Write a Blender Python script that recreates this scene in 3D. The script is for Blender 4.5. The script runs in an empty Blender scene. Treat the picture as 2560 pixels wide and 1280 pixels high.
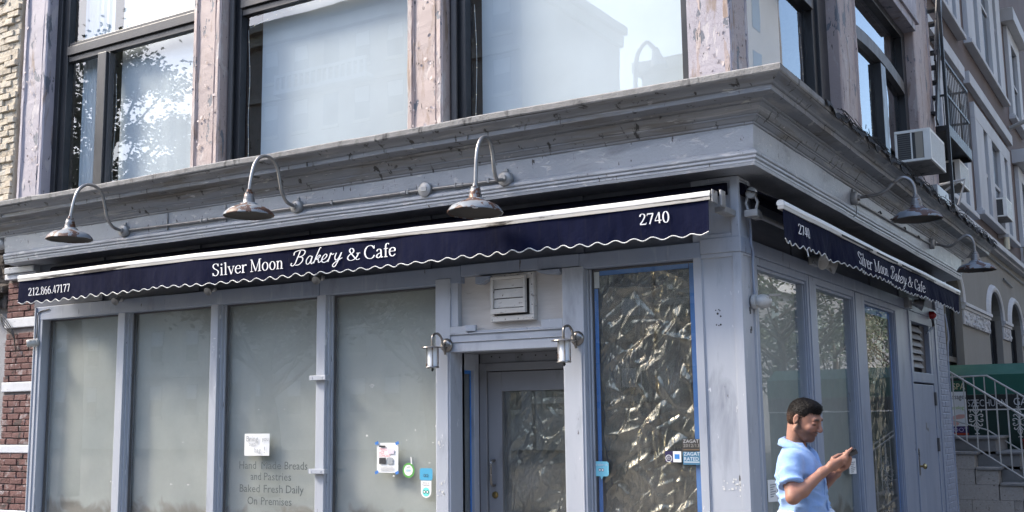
import bpy, bmesh, math, random
import numpy as np
from mathutils import Vector, Matrix
R = math.radians
random.seed(7); np.random.seed(7)
scene = bpy.context.scene
col = scene.collection

# ------------------------------------------------------------------ camera, sky, sun, exposure
cam_data = bpy.data.cameras.new('camera'); cam = bpy.data.objects.new('camera', cam_data); col.objects.link(cam)
CAM = Vector((2.6535, -7.5471, 1.62))
rot = Matrix(((0.854952, 0.085782, 0.511564), (0.518545, -0.116758, -0.847041), (-0.012932, 0.989449, -0.144304)))
cam.matrix_world = Matrix.Translation(CAM) @ rot.to_4x4()
cam_data.sensor_width = 36.0; cam_data.lens = 36.0 * 2771.8 / 2560.0
cam_data.clip_start = 0.05; cam_data.clip_end = 600
scene.camera = cam
scene.render.resolution_x = 1024; scene.render.resolution_y = 512

SUN_EL, SUN_AZ = R(43), R(243)          # azimuth from +Y towards +X
world = bpy.data.worlds.new('World'); scene.world = world; world.use_nodes = True
wn = world.node_tree.nodes; wl = world.node_tree.links
bg = wn['Background']; sky = wn.new('ShaderNodeTexSky'); sky.sky_type = 'NISHITA'; sky.sun_disc = False
sky.sun_elevation = SUN_EL; sky.sun_rotation = SUN_AZ; sky.air_density = 1.0; sky.dust_density = 2.0; sky.ozone_density = 1.0
wl.new(sky.outputs[0], bg.inputs[0]); bg.inputs[1].default_value = 0.15
sd = bpy.data.lights.new('sun', 'SUN'); sd.energy = 1.4; sd.angle = R(11); sd.color = (1.0, 0.90, 0.76)
so = bpy.data.objects.new('sun', sd); col.objects.link(so)
sv = Vector((math.sin(SUN_AZ) * math.cos(SUN_EL), math.cos(SUN_AZ) * math.cos(SUN_EL), math.sin(SUN_EL)))
so.rotation_euler = sv.to_track_quat('Z', 'Y').to_euler(); so.location = sv * 60
vs = scene.view_settings; vs.view_transform = 'Standard'; vs.look = 'None'; vs.exposure = 2.02; vs.gamma = 1.0
scene.cycles.use_denoising = True
scene.cycles.max_bounces = 8; scene.cycles.transparent_max_bounces = 16; scene.cycles.caustics_reflective = False; scene.cycles.caustics_refractive = False

# ------------------------------------------------------------------ materials
def nt_new(name):
    m = bpy.data.materials.new(name); m.use_nodes = True
    return m, m.node_tree.nodes, m.node_tree.links, m.node_tree.nodes['Principled BSDF']
def rgba(c): return (c[0], c[1], c[2], 1.0)
def pm(name, base, var=None, vscale=3.0, rough=0.5, bump=0.1, bscale=60.0, bdist=0.004, stretch=(1, 1, 1),
       patches=(), metal=0.0, spec=0.5, big=0.0, rvar=0.12, crack=0.0, crackscale=14.0, sheen=0.0, vamt=1.0, trans=0.0):
    """painted / stone / cloth surface: base colour, soft variation, patches of wear with an edge, fine relief"""
    m, ns, ls, b = nt_new(name)
    tc = ns.new('ShaderNodeTexCoord'); oi = ns.new('ShaderNodeObjectInfo')
    off = ns.new('ShaderNodeVectorMath'); off.operation = 'MULTIPLY_ADD'
    comb = ns.new('ShaderNodeCombineXYZ')
    for i in range(3): ls.new(oi.outputs['Random'], comb.inputs[i])
    ls.new(comb.outputs[0], off.inputs[0]); off.inputs[1].default_value = (37, 53, 71); ls.new(tc.outputs['Object'], off.inputs[2])
    mp = ns.new('ShaderNodeMapping'); mp.inputs['Scale'].default_value = stretch; ls.new(off.outputs[0], mp.inputs[0])
    vec = mp.outputs[0]
    def noise(sc, det=4, rg=0.55, v=None, dist=0.0):
        n = ns.new('ShaderNodeTexNoise'); n.inputs['Scale'].default_value = sc; n.inputs['Detail'].default_value = det
        n.inputs['Roughness'].default_value = rg; n.inputs['Distortion'].default_value = dist
        ls.new(v or vec, n.inputs['Vector']); return n.outputs['Fac']
    def ramp(x, lo, hi):
        r = ns.new('ShaderNodeMapRange'); r.inputs[1].default_value = lo; r.inputs[2].default_value = hi; ls.new(x, r.inputs[0]); return r.outputs[0]
    def mix(f, a, bcol):
        x = ns.new('ShaderNodeMix'); x.data_type = 'RGBA'; ls.new(f, x.inputs[0])
        if isinstance(a, tuple): x.inputs[6].default_value = rgba(a)
        else: ls.new(a, x.inputs[6])
        x.inputs[7].default_value = rgba(bcol); return x.outputs[2]
    c = base
    if var is not None:
        f = ramp(noise(vscale, 5, 0.6), 0.5 - 0.25 / vamt, 0.5 + 0.25 / vamt); c = mix(f, c, var)
    hgt = noise(bscale, 4, 0.6)
    if big:
        hb = noise(bscale * 0.12, 3, 0.5); add = ns.new('ShaderNodeMath'); add.operation = 'MULTIPLY_ADD'
        ls.new(hb, add.inputs[0]); add.inputs[1].default_value = big; ls.new(hgt, add.inputs[2]); hgt = add.outputs[0]
    if crack:
        vo = ns.new('ShaderNodeTexVoronoi'); vo.feature = 'DISTANCE_TO_EDGE'; vo.inputs['Scale'].default_value = crackscale
        wv = ns.new('ShaderNodeVectorMath'); wv.operation = 'MULTIPLY_ADD'
        nn = ns.new('ShaderNodeTexNoise'); nn.inputs['Scale'].default_value = crackscale * 0.8; ls.new(off.outputs[0], nn.inputs['Vector'])
        ls.new(nn.outputs['Color'], wv.inputs[0]); wv.inputs[1].default_value = (0.08,) * 3; ls.new(off.outputs[0], wv.inputs[2])
        ls.new(wv.outputs[0], vo.inputs['Vector'])
        cr = ramp(vo.outputs['Distance'], 0.0, 0.06)
        gate = ramp(noise(1.6, 3, 0.6, off.outputs[0]), 0.47, 0.6)
        inv = ns.new('ShaderNodeMath'); inv.operation = 'SUBTRACT'; inv.inputs[0].default_value = 1.0; ls.new(cr, inv.inputs[1])
        ml = ns.new('ShaderNodeMath'); ml.operation = 'MULTIPLY'; ls.new(inv.outputs[0], ml.inputs[0]); ls.new(gate, ml.inputs[1])
        c = mix_scaled(ns, ls, ml.outputs[0], c, tuple(x * 0.35 for x in base), crack)
        sb = ns.new('ShaderNodeMath'); sb.operation = 'MULTIPLY_ADD'; ls.new(ml.outputs[0], sb.inputs[0]); sb.inputs[1].default_value = -1.2 * crack; ls.new(hgt, sb.inputs[2]); hgt = sb.outputs[0]
    for p in patches:
        pc, psc, th, soft = p[:4]; st = p[4] if len(p) > 4 else None; depth = p[5] if len(p) > 5 else 0.0
        v = None
        if st:
            mp2 = ns.new('ShaderNodeMapping'); mp2.inputs['Scale'].default_value = st; ls.new(off.outputs[0], mp2.inputs[0]); v = mp2.outputs[0]
        f = ramp(noise(psc, 6, 0.62, v, 0.4), th, th + soft); c = mix(f, c, pc)
        if depth:
            sb = ns.new('ShaderNodeMath'); sb.operation = 'MULTIPLY_ADD'; ls.new(f, sb.inputs[0]); sb.inputs[1].default_value = -depth; ls.new(hgt, sb.inputs[2]); hgt = sb.outputs[0]
    if isinstance(c, tuple): b.inputs['Base Color'].default_value = rgba(c)
    else: ls.new(c, b.inputs['Base Color'])
    rr = ramp(noise(vscale * 2.3, 4, 0.6), 0.3, 0.7)
    mr = ns.new('ShaderNodeMath'); mr.operation = 'MULTIPLY_ADD'; ls.new(rr, mr.inputs[0]); mr.inputs[1].default_value = rvar; mr.inputs[2].default_value = rough - rvar / 2
    ls.new(mr.outputs[0], b.inputs['Roughness'])
    b.inputs['Metallic'].default_value = metal; b.inputs['Specular IOR Level'].default_value = spec
    if sheen: b.inputs['Sheen Weight'].default_value = sheen
    if bump:
        bp = ns.new('ShaderNodeBump'); bp.inputs['Strength'].default_value = bump; bp.inputs['Distance'].default_value = bdist
        ls.new(hgt, bp.inputs['Height']); ls.new(bp.outputs[0], b.inputs['Normal'])
    return m
def mix_scaled(ns, ls, f, a, bcol, k):
    mm = ns.new('ShaderNodeMath'); mm.operation = 'MULTIPLY'; ls.new(f, mm.inputs[0]); mm.inputs[1].default_value = min(k, 1.0)
    x = ns.new('ShaderNodeMix'); x.data_type = 'RGBA'; ls.new(mm.outputs[0], x.inputs[0])
    if isinstance(a, tuple): x.inputs[6].default_value = rgba(a)
    else: ls.new(a, x.inputs[6])
    x.inputs[7].default_value = rgba(bcol); return x.outputs[2]
def flat(name, c, rough=0.5, metal=0.0, spec=0.5, emit=0.0):
    m, ns, ls, b = nt_new(name)
    b.inputs['Base Color'].default_value = rgba(c); b.inputs['Roughness'].default_value = rough; b.inputs['Metallic'].default_value = metal
    b.inputs['Specular IOR Level'].default_value = spec
    if emit: b.inputs['Emission Color'].default_value = rgba(c); b.inputs['Emission Strength'].default_value = emit
    return m
def glass(name, ior, tint, wob=0.0, dirt=0.0, rough=0.0):
    """window pane: clear transmission with a Fresnel reflection, slightly wavy, a thin film of dust"""
    m, ns, ls, b = nt_new(name); ns.remove(b)
    out = ns['Material Output']
    tr = ns.new('ShaderNodeBsdfTransparent'); tr.inputs[0].default_value = rgba(tint)
    gl = ns.new('ShaderNodeBsdfGlossy'); gl.inputs['Roughness'].default_value = rough; gl.inputs[0].default_value = (1, 1, 1, 1)
    # Schlick reflectance of both faces of the sheet, the same from inside and outside
    f0 = 2 * ((ior - 1) / (ior + 1)) ** 2
    lw = ns.new('ShaderNodeLayerWeight'); lw.inputs[0].default_value = 0.5
    pw = ns.new('ShaderNodeMath'); pw.operation = 'POWER'; ls.new(lw.outputs['Facing'], pw.inputs[0]); pw.inputs[1].default_value = 5.0
    fr = ns.new('ShaderNodeMath'); fr.operation = 'MULTIPLY_ADD'; ls.new(pw.outputs[0], fr.inputs[0]); fr.inputs[1].default_value = 1 - f0; fr.inputs[2].default_value = f0
    mx = ns.new('ShaderNodeMixShader'); ls.new(fr.outputs[0], mx.inputs[0]); ls.new(tr.outputs[0], mx.inputs[1]); ls.new(gl.outputs[0], mx.inputs[2])
    tc = ns.new('ShaderNodeTexCoord')
    if wob:
        nz = ns.new('ShaderNodeTexNoise'); nz.inputs['Scale'].default_value = 1.3; nz.inputs['Detail'].default_value = 2; ls.new(tc.outputs['Object'], nz.inputs['Vector'])
        bp = ns.new('ShaderNodeBump'); bp.inputs['Strength'].default_value = 1.0; bp.inputs['Distance'].default_value = wob
        ls.new(nz.outputs['Fac'], bp.inputs['Height']); ls.new(bp.outputs[0], gl.inputs['Normal'])
    res = mx.outputs[0]
    if dirt:
        df = ns.new('ShaderNodeBsdfDiffuse'); df.inputs[0].default_value = (0.6, 0.6, 0.57, 1)
        nz = ns.new('ShaderNodeTexNoise'); nz.inputs['Scale'].default_value = 3.5; nz.inputs['Detail'].default_value = 7; nz.inputs['Roughness'].default_value = 0.7; ls.new(tc.outputs['Object'], nz.inputs['Vector'])
        mr = ns.new('ShaderNodeMapRange'); mr.inputs[1].default_value = 0.35; mr.inputs[2].default_value = 0.8; mr.inputs[3].default_value = 0.0; mr.inputs[4].default_value = dirt; ls.new(nz.outputs['Fac'], mr.inputs[0])
        m2 = ns.new('ShaderNodeMixShader'); ls.new(mr.outputs[0], m2.inputs[0]); ls.new(res, m2.inputs[1]); ls.new(df.outputs[0], m2.inputs[2]); res = m2.outputs[0]
    ls.new(res, out.inputs['Surface'])
    return m
def cloth(name, c, trans, rough=0.9, stripe=0.0):
    """thin fabric that also passes light"""
    m, ns, ls, b = nt_new(name); ns.remove(b); out = ns['Material Output']
    tc = ns.new('ShaderNodeTexCoord')
    nz = ns.new('ShaderNodeTexNoise'); nz.inputs['Scale'].default_value = 2.0; nz.inputs['Detail'].default_value = 5; ls.new(tc.outputs['Object'], nz.inputs['Vector'])
    mx = ns.new('ShaderNodeMix'); mx.data_type = 'RGBA'; ls.new(nz.outputs['Fac'], mx.inputs[0]); mx.inputs[6].default_value = rgba(tuple(x * 0.86 for x in c)); mx.inputs[7].default_value = rgba(tuple(min(1, x * 1.1) for x in c))
    colr = mx.outputs[2]
    if stripe:                             # damp stains along the bottom hem
        sp = ns.new('ShaderNodeSeparateXYZ'); ls.new(tc.outputs['Object'], sp.inputs[0])
        n2 = ns.new('ShaderNodeTexNoise'); n2.inputs['Scale'].default_value = 3.2; n2.inputs['Detail'].default_value = 6; n2.inputs['Distortion'].default_value = 1.0; ls.new(tc.outputs['Object'], n2.inputs['Vector'])
        ad = ns.new('ShaderNodeMath'); ad.operation = 'MULTIPLY_ADD'; ls.new(n2.outputs['Fac'], ad.inputs[0]); ad.inputs[1].default_value = 0.55; ls.new(sp.outputs[2], ad.inputs[2])
        mr = ns.new('ShaderNodeMapRange'); mr.inputs[1].default_value = 1.13; mr.inputs[2].default_value = 1.03; mr.inputs[3].default_value = 0; mr.inputs[4].default_value = stripe; ls.new(ad.outputs[0], mr.inputs[0])
        m3 = ns.new('ShaderNodeMix'); m3.data_type = 'RGBA'; ls.new(mr.outputs[0], m3.inputs[0]); ls.new(colr, m3.inputs[6]); m3.inputs[7].default_value = (0.20, 0.15, 0.11, 1); colr = m3.outputs[2]
    df = ns.new('ShaderNodeBsdfDiffuse'); tl = ns.new('ShaderNodeBsdfTranslucent'); ls.new(colr, df.inputs[0]); ls.new(colr, tl.inputs[0])
    wv = ns.new('ShaderNodeTexNoise'); wv.inputs['Scale'].default_value = 260; ls.new(tc.outputs['Object'], wv.inputs['Vector'])
    bp = ns.new('ShaderNodeBump'); bp.inputs['Strength'].default_value = 0.15; bp.inputs['Distance'].default_value = 0.002; ls.new(wv.outputs['Fac'], bp.inputs['Height']); ls.new(bp.outputs[0], df.inputs['Normal'])
    ms = ns.new('ShaderNodeMixShader'); ms.inputs[0].default_value = trans; ls.new(df.outputs[0], ms.inputs[1]); ls.new(tl.outputs[0], ms.inputs[2]); ls.new(ms.outputs[0], out.inputs['Surface'])
    return m

M = {}
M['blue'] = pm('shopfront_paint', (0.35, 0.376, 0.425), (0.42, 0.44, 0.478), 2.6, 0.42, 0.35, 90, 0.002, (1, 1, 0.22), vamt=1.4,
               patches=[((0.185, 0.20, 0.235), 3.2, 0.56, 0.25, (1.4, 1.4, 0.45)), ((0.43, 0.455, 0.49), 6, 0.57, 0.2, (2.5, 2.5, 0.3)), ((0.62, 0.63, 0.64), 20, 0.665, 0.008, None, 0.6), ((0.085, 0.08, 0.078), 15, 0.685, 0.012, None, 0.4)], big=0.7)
M['blue_dark'] = pm('shopfront_paint_shaded', (0.245, 0.285, 0.365), (0.30, 0.335, 0.405), 2.4, 0.42, 0.35, 80, 0.002, (1, 1, 0.25), vamt=1.4, patches=[((0.15, 0.17, 0.21), 3.2, 0.57, 0.25, (1.4, 1.4, 0.4)), ((0.40, 0.43, 0.48), 6, 0.59, 0.2, (2.5, 2.5, 0.3)), ((0.085, 0.08, 0.075), 16, 0.68, 0.012, None, 0.4)], big=0.7)  # same paint, with the shade of side face and awning put into the colour
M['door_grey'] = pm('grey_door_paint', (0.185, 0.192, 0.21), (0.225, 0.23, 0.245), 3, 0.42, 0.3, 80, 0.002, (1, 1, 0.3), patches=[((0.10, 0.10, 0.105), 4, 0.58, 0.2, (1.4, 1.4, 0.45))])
M['plywood'] = pm('painted_plywood', (0.46, 0.43, 0.40), (0.55, 0.52, 0.49), 6, 0.6, 0.5, 30, 0.003, (0.5, 1, 4), patches=[((0.28, 0.25, 0.22), 9, 0.62, 0.15, (0.4, 1, 3))])
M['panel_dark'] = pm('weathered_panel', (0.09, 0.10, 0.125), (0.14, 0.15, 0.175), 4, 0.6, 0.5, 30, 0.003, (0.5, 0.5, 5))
M['cornice'] = pm('silver_cornice_paint', (0.300, 0.322, 0.355), (0.395, 0.412, 0.440), 1.8, 0.40, 0.6, 55, 0.004, (1, 1, 1), big=1.0, metal=0.25,
                  patches=[((0.20, 0.212, 0.232), 2.0, 0.55, 0.2, (0.6, 0.6, 3.0)), ((0.47, 0.47, 0.475), 8, 0.58, 0.08, (1, 1, 2), 0.5), ((0.075, 0.07, 0.068), 13, 0.64, 0.04, (2.5, 2.5, 0.8), 0.8)], crack=0.12, crackscale=22.0, spec=0.5)
M['crown'] = pm('grimy_crown_paint', (0.175, 0.188, 0.208), (0.270, 0.280, 0.298), 2.2, 0.45, 0.7, 50, 0.004, (0.35, 0.35, 2), big=1.0, metal=0.1,
                patches=[((0.16, 0.147, 0.13), 2.2, 0.50, 0.15, (0.35, 0.35, 4.0)), ((0.33, 0.325, 0.32), 4, 0.57, 0.10, (0.3, 0.3, 6), 0.4), ((0.035, 0.034, 0.033), 5, 0.60, 0.06, (3, 3, 0.7), 0.5), ((0.40, 0.395, 0.385), 14, 0.63, 0.04)], crack=0.04, crackscale=20.0)
M['slab'] = pm('weathered_slab', (0.16, 0.155, 0.15), (0.30, 0.295, 0.285), 7, 0.85, 0.9, 60, 0.006, patches=[((0.05, 0.05, 0.05), 6, 0.56, 0.12, (1.5, 1.5, 0.6)), ((0.5, 0.49, 0.47), 30, 0.68, 0.06)])
M['tar'] = pm('torn_roofing_felt', (0.010, 0.010, 0.011), (0.028, 0.028, 0.03), 14, 0.85, 0.9, 50, 0.01)
M['pink'] = pm('peeling_pink_paint', (0.43, 0.345, 0.315), (0.36, 0.295, 0.28), 2.2, 0.6, 0.6, 70, 0.003, big=0.9,
               patches=[((0.46, 0.40, 0.375), 5, 0.57, 0.04, (1.6, 1.6, 0.6), 0.7), ((0.25, 0.18, 0.14), 3.5, 0.56, 0.10, (2.2, 2.2, 0.5)), ((0.145, 0.155, 0.175), 4.5, 0.612, 0.008, (1.7, 1.7, 0.55), 2.2), ((0.06, 0.055, 0.055), 15, 0.655, 0.01, (2, 2, 0.6), 1.5)], crack=0.45, crackscale=34.0)
M['lilac'] = pm('peeling_lilac_paint', (0.385, 0.352, 0.380), (0.335, 0.312, 0.345), 2.2, 0.6, 0.5, 70, 0.003, big=0.8,
                patches=[((0.45, 0.415, 0.42), 5, 0.58, 0.04, (1.6, 1.6, 0.6), 0.7), ((0.25, 0.195, 0.165), 3.5, 0.575, 0.10, (2.2, 2.2, 0.5)), ((0.13, 0.14, 0.165), 4.5, 0.618, 0.008, (1.7, 1.7, 0.55), 2.0), ((0.06, 0.055, 0.055), 15, 0.66, 0.01, (2, 2, 0.6), 1.5)], crack=0.4, crackscale=32.0)
M['flake'] = pm('curling_paint_flake', (0.480, 0.413, 0.398), (0.375, 0.315, 0.300), 9, 0.6, 0.2, 60)
M['dark'] = pm('dark_window_frame', (0.016, 0.017, 0.02), (0.032, 0.032, 0.034), 5, 0.35, 0.2, 60, 0.002, (1, 1, 0.4), patches=[((0.14, 0.125, 0.115), 10, 0.70, 0.06, (2, 2, 0.5))])
M['greyframe'] = pm('grey_window_frame', (0.06, 0.058, 0.06), (0.095, 0.092, 0.092), 4, 0.5, 0.3, 60, 0.002, (1, 1, 0.3))
M['glass_shop'] = glass('shop_glass', 1.5, (0.93, 0.95, 0.94), 0.0006, 0.14)
M['glass_up'] = glass('upper_glass', 1.55, (0.95, 0.97, 0.975), 0.0005, 0.0)
M['glass_far'] = glass('far_glass', 1.6, (0.55, 0.58, 0.6), 0.004, 0.0)
M['blind'] = cloth('grey_green_blind', (0.46, 0.475, 0.45), 0.12, stripe=0.6)
M['curtain'] = cloth('white_curtain', (0.68, 0.735, 0.76), 0.12)
M['interior'] = flat('dark_interior', (0.05, 0.05, 0.052), 0.9)
M['interior_pale'] = flat('pale_interior', (0.30, 0.30, 0.30), 0.9)
M['intbrick'] = pm('interior_brick', (0.10, 0.05, 0.035), (0.05, 0.03, 0.022), 8, 0.8, 0.4, 20)
M['navy'] = pm('navy_awning_canvas', (0.0026, 0.0042, 0.0185), (0.0052, 0.0075, 0.028), 3.5, 0.85, 0.25, 300, 0.001, (6, 6, 0.35), patches=[((0.012, 0.0125, 0.024), 5, 0.56, 0.2, (7, 7, 0.2)), ((0.03, 0.03, 0.036), 9, 0.66, 0.06, (5, 5, 0.3))], spec=0.08)
M['navy_top'] = pm('awning_canvas_top', (0.002, 0.0022, 0.008), (0.004, 0.0045, 0.013), 3.5, 0.8, 0.2, 200, 0.001, spec=0.1)
M['trim'] = flat('white_trim', (0.62, 0.62, 0.60), 0.6)
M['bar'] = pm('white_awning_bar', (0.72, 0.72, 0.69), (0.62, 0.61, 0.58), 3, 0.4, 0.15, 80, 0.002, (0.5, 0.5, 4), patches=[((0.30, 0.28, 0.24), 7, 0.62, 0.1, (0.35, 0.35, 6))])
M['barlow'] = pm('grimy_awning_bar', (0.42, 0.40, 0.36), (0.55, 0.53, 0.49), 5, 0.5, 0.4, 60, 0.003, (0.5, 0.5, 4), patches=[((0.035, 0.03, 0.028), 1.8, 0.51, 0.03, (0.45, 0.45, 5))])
M['letter'] = flat('white_lettering', (0.80, 0.80, 0.82), 0.6)
M['enamel'] = pm('rusty_enamel', (0.155, 0.172, 0.19), (0.215, 0.235, 0.25), 6, 0.55, 0.5, 50, 0.003, patches=[((0.32, 0.32, 0.315), 10, 0.60, 0.04), ((0.075, 0.034, 0.02), 8.5, 0.505, 0.015, None, 1.0)], metal=0.1)
M['socket'] = pm('rusty_socket', (0.17, 0.165, 0.16), (0.24, 0.235, 0.23), 9, 0.4, 0.3, 60, 0.002, patches=[((0.10, 0.045, 0.025), 12, 0.52, 0.04)], metal=0.4)
M['pipe'] = pm('galvanised_pipe', (0.33, 0.325, 0.315), (0.20, 0.195, 0.19), 9, 0.35, 0.2, 80, 0.001, metal=0.55, patches=[((0.16, 0.13, 0.11), 14, 0.60, 0.08)])
M['galv'] = pm('galvanised_box', (0.28, 0.28, 0.28), (0.36, 0.36, 0.355), 12, 0.4, 0.3, 80, 0.002, metal=0.35, patches=[((0.14, 0.11, 0.09), 16, 0.63, 0.06)])
M['steel'] = pm('brushed_steel', (0.20, 0.185, 0.17), (0.27, 0.25, 0.235), 6, 0.3, 0.1, 120, 0.001, metal=0.85)
M['milk'] = flat('frosted_lamp_glass', (0.82, 0.84, 0.86), 0.6, spec=0.2)
M['black'] = pm('black_iron', (0.007, 0.007, 0.008), (0.014, 0.013, 0.013), 9, 0.45, 0.4, 60, 0.003, patches=[((0.03, 0.022, 0.018), 14, 0.64, 0.1)])
M['whiteiron'] = pm('cream_iron', (0.40, 0.39, 0.36), (0.48, 0.47, 0.435), 9, 0.5, 0.3, 60, 0.002, patches=[((0.20, 0.13, 0.09), 22, 0.69, 0.04)])
M['brick'] = pm('red_brick', (0.115, 0.052, 0.046), (0.17, 0.085, 0.075), 6, 0.85, 0.9, 50, 0.008, patches=[((0.30, 0.255, 0.25), 7, 0.56, 0.08), ((0.045, 0.032, 0.03), 8, 0.56, 0.08)], big=.8)
M['mortar'] = pm('grey_mortar', (0.13, 0.11, 0.105), (0.20, 0.18, 0.17), 14, 0.95, 0.7, 80, 0.004)
M['whitestone'] = pm('white_painted_stone', (0.62, 0.63, 0.65), (0.50, 0.51, 0.53), 7, 0.7, 0.6, 50, 0.004, patches=[((0.26, 0.23, 0.21), 10, 0.66, 0.05)])
M['bluebrick'] = pm('blue_painted_brick', (0.25, 0.285, 0.36), (0.30, 0.335, 0.405), 7, 0.6, 0.6, 50, 0.004, patches=[((0.12, 0.10, 0.09), 14, 0.70, 0.03)])
M['cream'] = pm('cream_rough_brick', (0.47, 0.395, 0.295), (0.55, 0.50, 0.41), 4, 0.88, 0.9, 26, 0.014, big=1.6, patches=[((0.19, 0.155, 0.12), 6, 0.60, 0.08, None, 1.0), ((0.30, 0.245, 0.185), 2.2, 0.58, 0.1), ((0.50, 0.47, 0.41), 9, 0.60, 0.06)])
M['render'] = pm('old_grey_render', (0.30, 0.31, 0.33), (0.22, 0.21, 0.21), 6, 0.85, 0.8, 40, 0.006, patches=[((0.08, 0.065, 0.055), 5, 0.60, 0.08)])
M['soot'] = pm('broken_dark_masonry', (0.05, 0.042, 0.036), (0.14, 0.115, 0.095), 7, 0.9, 1.0, 18, 0.03)
M['tape'] = pm('blue_masking_tape', (0.035, 0.16, 0.48), (0.055, 0.21, 0.56), 12, 0.6, 0.4, 60, 0.002)
M['tan'] = pm('tan_stone', (0.25, 0.238, 0.21), (0.21, 0.20, 0.18), 1.2, 0.85, 0.4, 40, 0.004, (1, 1, 0.4), patches=[((0.21, 0.185, 0.15), 2.5, 0.62, 0.15, (1, 2, 0.4))])
M['brown'] = pm('brown_stucco', (0.115, 0.088, 0.083), (0.145, 0.11, 0.10), 1.2, 0.85, 0.4, 40, 0.004, (1, 1, 0.4))
M['redbrown'] = pm('red_brown_brick', (0.15, 0.075, 0.06), (0.11, 0.06, 0.05), 3, 0.85, 0.5, 40, 0.004)
M['whitetrim'] = pm('white_stone_trim', (0.55, 0.56, 0.57), (0.45, 0.455, 0.465), 1.6, 0.7, 0.4, 50, 0.004, (1, 1, 0.35), patches=[((0.36, 0.34, 0.32), 3.5, 0.64, 0.12, (2, 2, 0.35))])
M['granite'] = pm('speckled_granite', (0.29, 0.268, 0.24), (0.38, 0.355, 0.325), 40, 0.8, 0.5, 90, 0.003, patches=[((0.10, 0.085, 0.075), 30, 0.60, 0.08), ((0.13, 0.12, 0.11), 2.5, 0.60, 0.2)])
M['bluestone'] = pm('worn_step_stone', (0.17, 0.168, 0.165), (0.24, 0.235, 0.225), 6, 0.75, 0.5, 50, 0.003, patches=[((0.08, 0.075, 0.07), 3, 0.6, 0.2)])
M['green'] = pm('green_canvas', (0.006, 0.075, 0.052), (0.010, 0.095, 0.066), 2, 0.7, 0.15, 200, 0.001, (1, 1, 0.4))
M['paper'] = pm('white_paper', (0.82, 0.82, 0.80), (0.76, 0.76, 0.75), 8, 0.7, 0.4, 12, 0.002)
M['ink'] = flat('black_ink', (0.03, 0.03, 0.035), 0.6)
M['pencil'] = flat('grey_marker', (0.30, 0.32, 0.34), 0.6)
M['ac'] = pm('cream_air_conditioner', (0.80, 0.79, 0.74), (0.72, 0.705, 0.65), 4, 0.5, 0.2, 60, 0.002, patches=[((0.28, 0.23, 0.18), 7, 0.66, 0.08)])
M['acgrille'] = pm('condenser_fins', (0.36, 0.36, 0.345), (0.46, 0.46, 0.44), 20, 0.5, 0.9, 120, 0.004, metal=0.2)
M['white'] = pm('white_plastic', (0.52, 0.52, 0.50), (0.42, 0.41, 0.39), 6, 0.4, 0.2, 60, 0.002, patches=[((0.20, 0.18, 0.15), 16, 0.58, 0.06)])
M['brass'] = flat('brass', (0.55, 0.42, 0.20), 0.25, 1.0)
M['leaf'] = pm('leaf', (0.034, 0.055, 0.028), (0.055, 0.078, 0.036), 3, 0.5, 0.0)
M['bark'] = pm('bark', (0.10, 0.085, 0.07), (0.06, 0.05, 0.042), 8, 0.9, 0.8, 30, 0.01, (1, 1, 0.25))
M['asphalt'] = pm('asphalt', (0.055, 0.055, 0.057), (0.075, 0.075, 0.076), 4, 0.9, 0.4, 120, 0.004)
M['paving'] = pm('concrete_paving', (0.14, 0.138, 0.134), (0.18, 0.178, 0.173), 1.2, 0.9, 0.3, 80, 0.003)
M['facade_grey'] = pm('pale_brick_facade', (0.34, 0.315, 0.285), (0.29, 0.265, 0.24), 0.6, 0.85, 0.3, 12, 0.01)
M['facade_tan'] = pm('limestone_facade', (0.46, 0.42, 0.35), (0.40, 0.365, 0.31), 0.5, 0.85, 0.3, 12, 0.01)
M['facade_side'] = pm('grey_stone_facade', (0.22, 0.225, 0.24), (0.18, 0.185, 0.195), 0.6, 0.85, 0.3, 12, 0.01)
M['facade_red'] = pm('red_brick_facade', (0.20, 0.115, 0.09), (0.16, 0.095, 0.08), 0.6, 0.85, 0.3, 12, 0.01)
M['darkglass'] = flat('dark_window_glass', (0.045, 0.055, 0.065), 0.08, 0.0, 0.8)
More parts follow.
